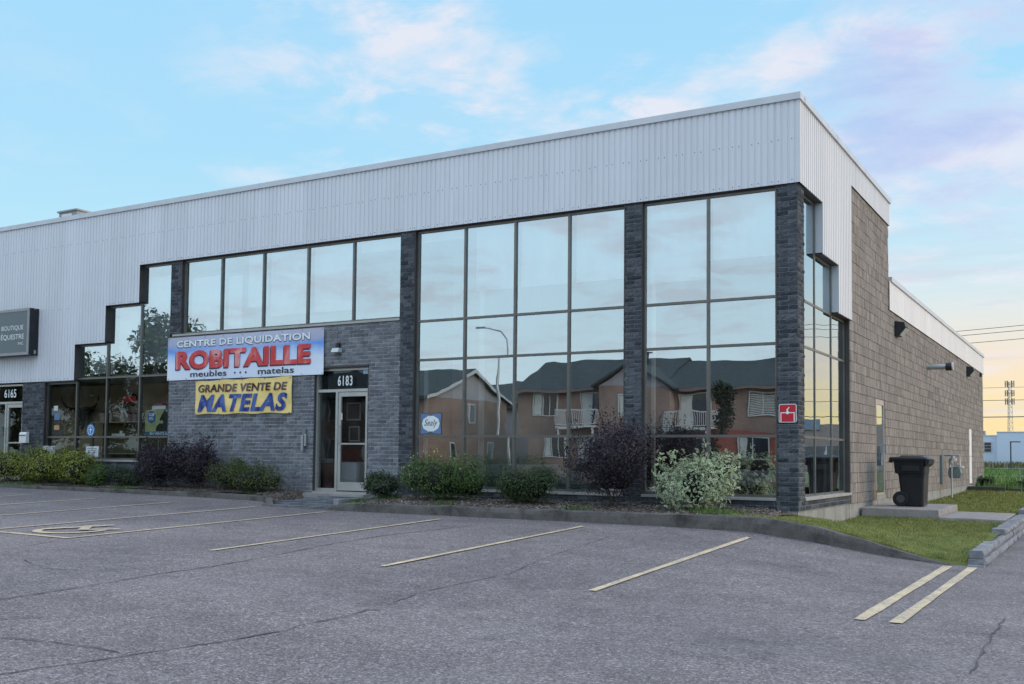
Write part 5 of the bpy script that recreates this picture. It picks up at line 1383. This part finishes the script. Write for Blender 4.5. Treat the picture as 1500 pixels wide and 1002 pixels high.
mb.build('fascia', M['htrim'], hl)
mb = MB()
mb.box(-37.2,-37.14,-48.9,-48.1,3.3,4.8); mb.box(-37.2,-37.14,-46.0,-45.2,.7,2.0); mb.box(-37.2,-37.14,-50.2,-49.2,.7,2.0); w_ = mb.build('window', M['htrim'], hl)
mb = MB()
mb.box(-37.14,-37.12,-48.78,-48.22,3.42,4.68); mb.box(-37.14,-37.12,-45.88,-45.32,.82,1.88); mb.box(-37.14,-37.12,-50.08,-49.32,.82,1.88); mb.build('pane', M['hglass'], w_)
for x0 in (-51.5,-47.5,-43.2,-39.6): hwindow(hl, x0, x0+1.6, 3.4, 4.8, -42.6, 2); hwindow(hl, x0, x0+1.6, .6, 2.0, -42.6, 2)
# row house
hr = thing('row_house', (-18,-47,-.97), 'long peach brick row house with green roof, balconies and small gable', 'house')
mb = MB(); mb.box(-29.4,-6.0,-51.6,-42.6,-1.0,5.15); mb.box(-23.3,-19.0,-42.6,-41.7,-1.0,5.15); mb.build('wall', M['hbrick'], hr)
mb = MB(); mb.box(-19.9,-6.02,-42.62,-42.54,-.98,2.35); mb.build('lower_wall_band', simple('red_band',(.30,.10,.08),.8), hr)
mb = MB()
def slopes(x0,x1,yc,half,ze,zr):
    for s in (1,-1):
        y1 = yc+s*half; mb.hexa([(x0,yc,zr-.16),(x1,yc,zr-.16),(x1,y1,ze-.16),(x0,y1,ze-.16),(x0,yc,zr),(x1,yc,zr),(x1,y1,ze),(x0,y1,ze)])
slopes(-29.8,-19.6,-47.1,5.0,5.12,7.40); slopes(-19.6,-5.6,-46.9,4.8,5.10,7.15)
for s in (1,-1):
    x1 = -21.15 + s*2.6; mb.hexa([(-21.15,-41.3,6.45),(-21.15,-46.2,6.45),(x1,-46.2,5.05),(x1,-41.3,5.05),(-21.15,-41.3,6.60),(-21.15,-46.2,6.60),(x1,-46.2,5.20),(x1,-41.3,5.20)])
mb.build('roof', M['hroof'], hr)
mb = MB(); mb.prism([(-23.3,5.15),(-19.0,5.15),(-21.15,6.42)], -42.5, -41.72, 'y'); mb.build('gable', M['siding'], hr)
mb = MB(); mb.prism([(-51.6,5.15),(-42.6,5.15),(-47.1,7.2)], -29.38,-29.3,'x'); mb.prism([(-51.6,5.15),(-42.6,5.15),(-47.1,7.0)], -6.1,-6.02,'x'); mb.build('gable', M['siding'], hr)
mb = MB(); mb.box(-29.8,-23.9,-42.2,-42.05,4.92,5.10); mb.box(-18.4,-5.6,-42.2,-42.05,4.90,5.08); mb.build('gutter', simple('gutter_brown',(.20,.15,.13),.6), hr)
mb = MB(); mb.box(-13.0,-12.2,-46.0,-45.4,6.6,7.55); mb.box(-13.15,-12.05,-46.1,-45.3,7.55,7.68); mb.box(-22.6,-22.1,-46.2,-45.8,6.9,7.75); mb.box(-22.75,-21.95,-46.3,-45.7,7.75,7.85); mb.build('chimney_vent', M['black'], hr)
hwindow(hr,-28.3,-26.6,3.5,4.85,-42.6,3); hwindow(hr,-28.2,-26.6,.6,2.0,-42.6,3)
patio(hr,-24.9,-23.5,2.78,4.75,-42.6); balcony(hr,-26.0,-23.35,2.78,-42.55,1.4); patio(hr,-25.2,-23.6,-.9,1.9,-42.6)
hwindow(hr,-21.9,-20.5,3.3,4.6,-41.7,2); hwindow(hr,-21.9,-20.5,.6,2.0,-41.7,2)
patio(hr,-18.6,-16.8,2.6,4.7,-42.54); balcony(hr,-19.0,-16.2,2.6,-42.5,1.5); patio(hr,-18.5,-16.7,-.9,1.8,-42.5)
hwindow(hr,-14.3,-12.6,3.35,4.65,-42.6,2,True); hwindow(hr,-14.3,-12.6,.6,1.9,-42.5,2)
patio(hr,-11.0,-9.2,2.6,4.7,-42.54); balcony(hr,-11.4,-8.6,2.6,-42.5,1.5); hwindow(hr,-8.2,-6.9,3.35,4.65,-42.6,2); hwindow(hr,-8.2,-6.9,.6,1.9,-42.5,2)
hb = thing('rear_house', (-40,-63,-.97), 'grey sided house standing behind the gap between the two brick houses', 'house')
mb = MB(); mb.box(-47,-34,-70,-58,-1,5.2); mb.build('wall', M['siding'], hb)
mb = MB(); mb.hexa([(-47.4,-64,7.4),(-33.6,-64,7.4),(-33.6,-57.5,4.95),(-47.4,-57.5,4.95),(-47.4,-64,7.6),(-33.6,-64,7.6),(-33.6,-57.5,5.15),(-47.4,-57.5,5.15)]); mb.hexa([(-47.4,-64,7.4),(-33.6,-64,7.4),(-33.6,-70.5,4.95),(-47.4,-70.5,4.95),(-47.4,-64,7.6),(-33.6,-64,7.6),(-33.6,-70.5,5.15),(-47.4,-70.5,5.15)]); mb.build('roof', M['hroof'], hb)
hwindow(hb,-38,-36.5,3.3,4.7,-58,2)
# another house further right so the street does not end
hx = thing('end_house', (5,-48,-.97), 'peach brick house to the right of the row house', 'house')
mb = MB(); mb.box(-2,12,-52,-43.5,-1,5.1); mb.build('wall', M['hbrick'], hx)
mb = MB(); slopes(-2.5,12.5,-47.7,4.8,5.05,7.2); mb.build('roof', M['hroof'], hx)
for x0 in (-.8,3.2,8.4): hwindow(hx,x0,x0+1.7,3.3,4.7,-43.5,2); hwindow(hx,x0,x0+1.7,.6,2.0,-43.5,2)
# street lamp
sl = thing('street_lamp', (-26.6,-35,-1.1), 'tall grey street lamp with curved arm on the far side of the street', 'street lamp')
mb = MB(); mb.tube([(-26.6,-35,-1.1),(-26.6,-35,3),(-26.65,-35,6.9)], [.10,.085,.07], 10); mb.build('pole', M['steel'], sl)
mb = MB(); mb.tube([(-26.65,-35,6.9),(-26.75,-35,7.6),(-27.1,-35,8.05),(-27.9,-35,8.3),(-28.4,-35,8.38)], [.06,.05,.045,.04,.035], 8); mb.build('arm', M['steel'], sl)
mb = MB(); mb.hexa([(-29.05,-35.12,8.36),(-28.35,-35.09,8.33),(-28.35,-34.91,8.33),(-29.05,-34.88,8.36),(-29.0,-35.06,8.46),(-28.35,-35.05,8.45),(-28.35,-34.95,8.45),(-29.0,-34.94,8.46)]); mb.build('lamp_head', M['meter'], sl)

# ---------------------------------------------------------------- background to the right
M['ind_blue'] = simple('pale_panel', (.52,.60,.70), .6, var=.03, scale=.2)
iw = thing('white_warehouse', (0,165,-.26), 'long pale blue-white industrial building beyond the road', 'building')
mb = MB(); mb.box(-60,-10.7,160,185,-.3,4.75); mb.box(-10.7,45,158,185,-.3,5.25); mb.build('wall', M['ind_blue'], iw)
mb = MB(); mb.box(-14.9,-11.6,159.9,159.97,2.15,3.75); w_ = mb.build('window', M['htrim'], iw)
for i in range(3):
    for j in range(3):
        mb = MB(); mb.box(-14.8+i*1.07,-13.85+i*1.07,159.86,159.93,2.22+j*.51,2.66+j*.51); mb.build('pane', M['hglass'], w_)
mb = MB(); mb.box(-5.3,-5.2,157.9,158,-.3,5.2); mb.build('downpipe', M['sill'], iw)
mb = MB(); mb.box(-15.5,-13.0,164,166,4.75,5.6); mb.build('roof_vent', M['meter'], iw)
mb = MB(); mb.box(-60,-10.72,159.9,160.1,4.72,4.82); mb.box(-10.75,45,157.9,158.1,5.22,5.32); mb.build('roof_edge', M['htrim'], iw)
# cell tower
ct = thing('cell_tower', (-28.7,420,-.3), 'lattice telecom tower with antennas on the horizon', 'tower')
tb = MB(); TX, TY, TH = -28.7, 420, 31.5
def leg(k, z): 
    a = 2*math.pi*k/3+.4; r_ = lerp(1.4, .6, z/TH); return (TX+r_*math.cos(a), TY+r_*math.sin(a), z-.3)
for k in range(3):
    m_ = MB(); m_.tube([leg(k,0),leg(k,TH)], .10, 5); m_.build('leg', M['steel'], ct)
for i in range(16):
    z0, z1 = TH*i/16, TH*(i+1)/16
    for k in range(3):
        tb.tube([leg(k,z0), leg((k+1)%3,z1)], .06, 4); tb.tube([leg(k,z1), leg((k+1)%3,z1)], .06, 4)
tb.build('bracing', M['steel'], ct)
for zz in (TH-1.0, TH-4.6, TH-7.8):
    for k in range(6):
        a = 2*math.pi*k/6; m_ = MB(); cx_, cy_ = TX+1.5*math.cos(a), TY+1.5*math.sin(a)
        m_.box(cx_-.18,cx_+.18,cy_-.15,cy_+.15,zz-1.2,zz+1.2); m_.build('antenna', M['meter'], ct)
    m_ = MB(); m_.tube([(TX+1.4*math.cos(a),TY+1.4*math.sin(a),zz) for a in [2*math.pi*k/12 for k in range(13)]], .07, 5); m_.build('antenna_ring', M['steel'], ct)
# lamp posts by the road
for i,(x,y,lab) in enumerate(((-6.2,124,'dark lamp post standing before the pale warehouse'),(30,124,'dark lamp post further right along the road'))):
    t = thing('lamp_post', (x,y,-.36), lab, 'lamp post', 'lamp posts by the far road')
    mb = MB(); mb.tube([(x,y,-.36),(x,y,3.1)], .08, 8); mb.build('pole', M['black'], t); mb = MB(); mb.box(x-.1,x+1.1,y-.1,y+.1,3.1,3.22); mb.build('lamp_head', M['black'], t)
# overhead lines with their poles
def utility_pole(x, y, h, lab):
    t = thing('utility_pole', (x,y,-.5), lab, 'utility pole', 'wooden utility poles')
    mb = MB(); mb.tube([(x,y,-.5),(x,y,h)], [.17,.12], 8); mb.build('pole', M['bark'], t); mb = MB(); mb.box(x-1.2,x+1.2,y-.06,y+.06,h-.8,h-.65); mb.build('crossarm', M['bark'], t)
def wire(p, q, sag, label, r=.03):
    mb = MB(); mb.tube([(lerp(p[0],q[0],k/24), lerp(p[1],q[1],k/24), lerp(p[2],q[2],k/24)-sag*4*(k/24)*(1-k/24)) for k in range(25)], r, 5)
    tag(mb.build('power_line', M['black']), label, 'wire', 'overhead power lines')
utility_pole(-62, 125, 9.4, 'utility pole hidden beyond the left of the shop roof'); utility_pole(34, 125, 9.4, 'utility pole beyond the road on the right')
wire((-62,125,8.75),(34,125,8.75),.35,'upper horizontal power line above the warehouse',.035)
wire((-62,125,6.6),(34,125,6.6),.3,'lower thick power line just above the warehouse roof',.055)
wire((-62,125,10.4),(34,125,10.4),.4,'faint highest horizontal power line',.022)
utility_pole(-50, 70, 9.6, 'utility pole behind the shop'); utility_pole(26, 60, 11.6, 'utility pole on the right side of the drive')
for k,(dz,lab) in enumerate(((0,'top slanting power line'),(-.35,'middle slanting power line'),(-.95,'lowest slanting power line'))):
    wire((-50,70,9.0+dz+.6),(26,60,11.0+dz+.55),.5,lab,.02)

# tall grass in the field
mb = MB()
for _ in range(26000):
    y = 24.7 + 100*(R.random()**1.6); x = -14*(y/60) + R.uniform(-9, 12)*(y/40)
    h = R.uniform(.15,.42); w = .012+.0012*y; a = R.uniform(0,6.28)
    mb.face([(x-math.cos(a)*w,y-math.sin(a)*w,-.36),(x+math.cos(a)*w,y+math.sin(a)*w,-.36),(x+R.uniform(-.1,.1),y+R.uniform(-.1,.1),-.36+h)])
tag(mb.build('tall_grass', mat_leaf('tall_grass_leaf',(.06,.12,.03),(.12,.22,.055),(.22,.32,.10),.6,.35), recalc=False), 'tall bright green grass in the field behind the shop', 'grass', kind='stuff')
mb = MB()
for _ in range(9000):
    y = R.uniform(152.5,157.5); x = R.uniform(-60,45); h = R.uniform(.4,1.15); w=.18; a = R.uniform(0,6.28)
    mb.face([(x-math.cos(a)*w,y-math.sin(a)*w,-.26),(x+math.cos(a)*w,y+math.sin(a)*w,-.26),(x+R.uniform(-.2,.2),y,-.26+h)])
tag(mb.build('dry_grass', mat_leaf('dry_grass_leaf',(.10,.12,.05),(.20,.19,.09),(.33,.29,.16),.7,.3), recalc=False), 'dry olive grass bank between the road and the warehouse', 'grass', kind='stuff')
# wire fence at the end of the lot
fe = thing('wire_fence', (5,30,-.36), 'thin wire fence crossing the field behind the lawn', 'fence')
for x in [k*2.5-1.1 for k in range(0,8)]:
    m_ = MB(); m_.tube([(x,27.5,-.4),(x,27.5,.55)], .02, 6); m_.build('fence_post', M['steel'], fe)
m_ = MB()
for z in (-.1,.2,.5): m_.tube([(-1.1,27.5,z),(16.4,27.5,z)], .005, 4)
m_.build('fence_wire', M['steel'], fe)
for i,(x,y,h) in enumerate(((.2,26.2,.55),(1.6,26.5,.45),(2.6,26.0,.6),(4.5,26.4,.5))):
    shrub('field_weed', ['leafy weed by the end of the shop wall','leafy weed behind the low concrete wall','leafy weed behind the small dark blocks','leafy weed at the right picture edge'][i], 'weed', (x,y,-.36), (1.0,.7,h), 350, .09, mat_leaf('weedleaf%d'%i,(.03,.08,.02),(.06,.14,.04),(.11,.22,.07)), 80+i, 'weeds behind the lawn', lobes=4, wall=False)

# building seen reflected in the side window
eb = thing('brown_warehouse', (35,100,-.7), 'pinkish brown commercial building with pale sign band beyond the drive', 'building')
mb = MB(); mb.box(9,80,96,120,-1.3,4.55); mb.build('wall', simple('pink_panel',(.34,.26,.24),.8), eb)
mb = MB(); mb.box(22.4,80,95.8,96,4.0,5.1); mb.build('parapet', simple('blue_panel',(.22,.27,.34),.7), eb)
mb = MB(); mb.box(10,80,95.9,96,.2,2.2); w_=mb.build('window_band', M['hglass'], eb)
mb = MB()
for k in range(24): mb.box(10+k*3,10.15+k*3,95.8,95.9,.2,2.2)
mb.build('mullion', M['htrim'], w_)
text_mesh('CUISINES', 23.2, 28.5, 2.7, 3.3, 95.85, M['white_vinyl'], eb) if False else None

# ------------------------------------------------------------------ camera
cam = bpy.data.cameras.new('camera'); co = bpy.data.objects.new('camera', cam); COL.objects.link(co)
F_, CY = 1499.1, 597.4
yaw, pitch, roll = rad(30.31), rad(2.704), rad(.558)
fw = Vector((-math.sin(yaw)*math.cos(pitch), math.cos(yaw)*math.cos(pitch), math.sin(pitch)))
r0 = Vector((math.cos(yaw), math.sin(yaw), 0)); u0 = r0.cross(fw)
rr_ = r0*math.cos(roll)+u0*math.sin(roll); uu = -r0*math.sin(roll)+u0*math.cos(roll)
co.matrix_world = Matrix(((rr_.x,uu.x,-fw.x,4.457),(rr_.y,uu.y,-fw.y,-17.03),(rr_.z,uu.z,-fw.z,.787),(0,0,0,1)))
cam.sensor_fit = 'HORIZONTAL'; cam.sensor_width = 36; cam.lens = 36*F_/1500
cam.shift_y = (CY-501)/1500; cam.clip_start = .1; cam.clip_end = 6000
scene.camera = co

# ------------------------------------------------------------------ light
SUN_EL, SUN_AZ = 16, 62     # degrees; azimuth measured from +Y towards +X
sun = bpy.data.lights.new('sun', 'SUN'); sun.energy = 1.8; sun.angle = rad(30); sun.color = (1.0,.80,.62)
so = bpy.data.objects.new('sun', sun); COL.objects.link(so)
sd = Vector((math.sin(rad(SUN_AZ))*math.cos(rad(SUN_EL)), math.cos(rad(SUN_AZ))*math.cos(rad(SUN_EL)), math.sin(rad(SUN_EL))))
so.rotation_euler = (-sd).to_track_quat('-Z', 'Y').to_euler()

w = bpy.data.worlds.new('World'); scene.world = w; w.use_nodes = True; nt = w.node_tree; nt.nodes.clear(); n = N(nt)
tc_ = n.add('ShaderNodeTexCoord').outputs['Generated']
nrm = n.add('ShaderNodeVectorMath', operation='NORMALIZE'); nt.links.new(tc_, nrm.inputs[0]); dv = nrm.outputs[0]
sx = n.add('ShaderNodeSeparateXYZ', inp={0: dv}); X, Y, Z = sx.outputs
el = n.math('MAXIMUM', Z, 0.0)
hlen = n.math('SQRT', n.math('SUBTRACT', 1.0001, n.math('MULTIPLY', Z, Z)))
def azdot(deg):
    d = n.add('ShaderNodeVectorMath', operation='DOT_PRODUCT'); nt.links.new(dv, d.inputs[0]); d.inputs[1].default_value = (math.sin(rad(deg)), math.cos(rad(deg)), 0); return n.math('DIVIDE', d.outputs['Value'], hlen)
base = n.ramp(el, [(0.0, (.66,.90,.96)), (.12, (.58,.89,1.0)), (.28, (.44,.80,1.04)), (.44, (.41,.76,1.05)), (.70, (1.25,1.48,1.85))])  # unseen zenith raised in brightness to add fill light
# half of the sky behind the photographer, brightened to throw more light on surfaces
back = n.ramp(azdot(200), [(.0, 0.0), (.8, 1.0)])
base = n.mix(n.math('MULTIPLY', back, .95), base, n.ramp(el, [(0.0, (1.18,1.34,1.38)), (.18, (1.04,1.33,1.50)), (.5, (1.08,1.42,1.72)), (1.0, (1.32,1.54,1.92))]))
# warm dusk band low in the sky
ga = n.ramp(azdot(14), [(.45, 0.0), (.93, 1.0)])
gb = n.ramp(el, [(0.0, 1.0), (.09, .95), (.17, .30), (.26, 0.0)])
glow = n.math('MULTIPLY', ga, gb)
warm = n.ramp(el, [(0.0, (1.02,.78,.40)), (.045, (1.10,.86,.44)), (.09, (1.02,.84,.66)), (.15, (.98,.88,.80)), (.22, (.9,.9,.9))])
sky = n.mix(glow, base, warm)
# clouds on a flat layer
den = n.math('ADD', el, .12)
pv_ = n.add('ShaderNodeCombineXYZ', inp={0: n.math('DIVIDE', X, den), 1: n.math('DIVIDE', Y, den), 2: 0.0}).outputs[0]
c1 = n.noise(n.mapping(pv_, (1.0,1.15,1), (0,0,rad(20)), (3.1,1.7,0)), 1.7, 9, .58, .2)
c2 = n.noise(n.mapping(pv_, (1.3,1.3,1), (0,0,0), (7.4,2.2,0)), 3.4, 9, .62, .4)
right = n.ramp(azdot(2), [(.955, 0.0), (.992, 1.0)])
mid = n.math('MAXIMUM', n.ramp(azdot(-22), [(.88, .12), (.965, 1.0)]), n.math('MULTIPLY', back, .8))
puff = n.math('MULTIPLY', n.math('MULTIPLY', n.ramp(c1, [(.45, 0.0), (.58, 1.0)]), n.ramp(c2, [(.42, .10), (.58, 1.0)])), mid)
sky = n.mix(n.math('MULTIPLY', puff, n.ramp(el, [(.05, .5), (.20, .85)])), sky, (.93,.91,.99))
thick = n.math('MULTIPLY', n.ramp(n.math('ADD', c1, n.math('MULTIPLY', right, .30)), [(.55, 0.0), (.74, 1.0)]), right)
c3 = n.noise(n.mapping(dv, (1.0,1.0,2.6), (0,0,0), (1.3,4.1,.7)), 5.2, 9, .60, .35)
thick = n.math('MULTIPLY', n.math('MULTIPLY', n.ramp(c3, [(.40, 0.0), (.56, 1.0)]), n.ramp(azdot(4), [(.935, 0.0), (.972, 1.0)])), n.ramp(el, [(.15, 0.0), (.24, 1.0), (.75, .6)]))
sky = n.mix(n.math('MULTIPLY', thick, .82), sky, n.ramp(c3, [(.45, (.80,.82,.98)), (.62, (.55,.62,.95))]))
lowp = n.math('MULTIPLY', n.math('MULTIPLY', n.ramp(n.noise(n.mapping(dv, (1,1,4.5), (0,0,0), (2.2,.3,1.9)), 7.0, 7, .55), [(.56, 0.0), (.66, .6)]), n.ramp(azdot(-6), [(.95, 0.0), (.99, 1.0)])), n.ramp(el, [(.10, 0.0), (.16, 1.0), (.24, 0.0)]))
sky = n.mix(lowp, sky, (.62,.66,.93))
band = n.math('MULTIPLY', n.ramp(n.noise(n.mapping(dv, (1.2,1.2,16)), 2.2, 5, .6), [(.48, 0.0), (.60, .75)]), n.ramp(el, [(0, .25), (.08, .55), (.16, .6), (.24, 0.0)]))
sky = n.mix(n.math('MULTIPLY', band, ga), sky, (.66,.67,.80))
nish = n.add('ShaderNodeTexSky', sky_type='NISHITA'); nish.sun_disc = False; nish.sun_elevation = rad(SUN_EL); nish.sun_rotation = rad(SUN_AZ)
nsk = n.mix(1.0, nish.outputs[0], (.10,.10,.10), 'MULTIPLY')
sky = n.mix(.10, sky, nsk)
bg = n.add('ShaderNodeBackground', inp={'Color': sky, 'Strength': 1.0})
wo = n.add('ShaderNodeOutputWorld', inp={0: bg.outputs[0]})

scene.view_settings.view_transform = 'Standard'; scene.view_settings.look = 'None'; scene.view_settings.exposure = 0
scene.render.engine = 'CYCLES'
scene.cycles.max_bounces = 8; scene.cycles.transparent_max_bounces = 16; scene.cycles.glossy_bounces = 4; scene.cycles.diffuse_bounces = 3
scene.cycles.use_denoising = True
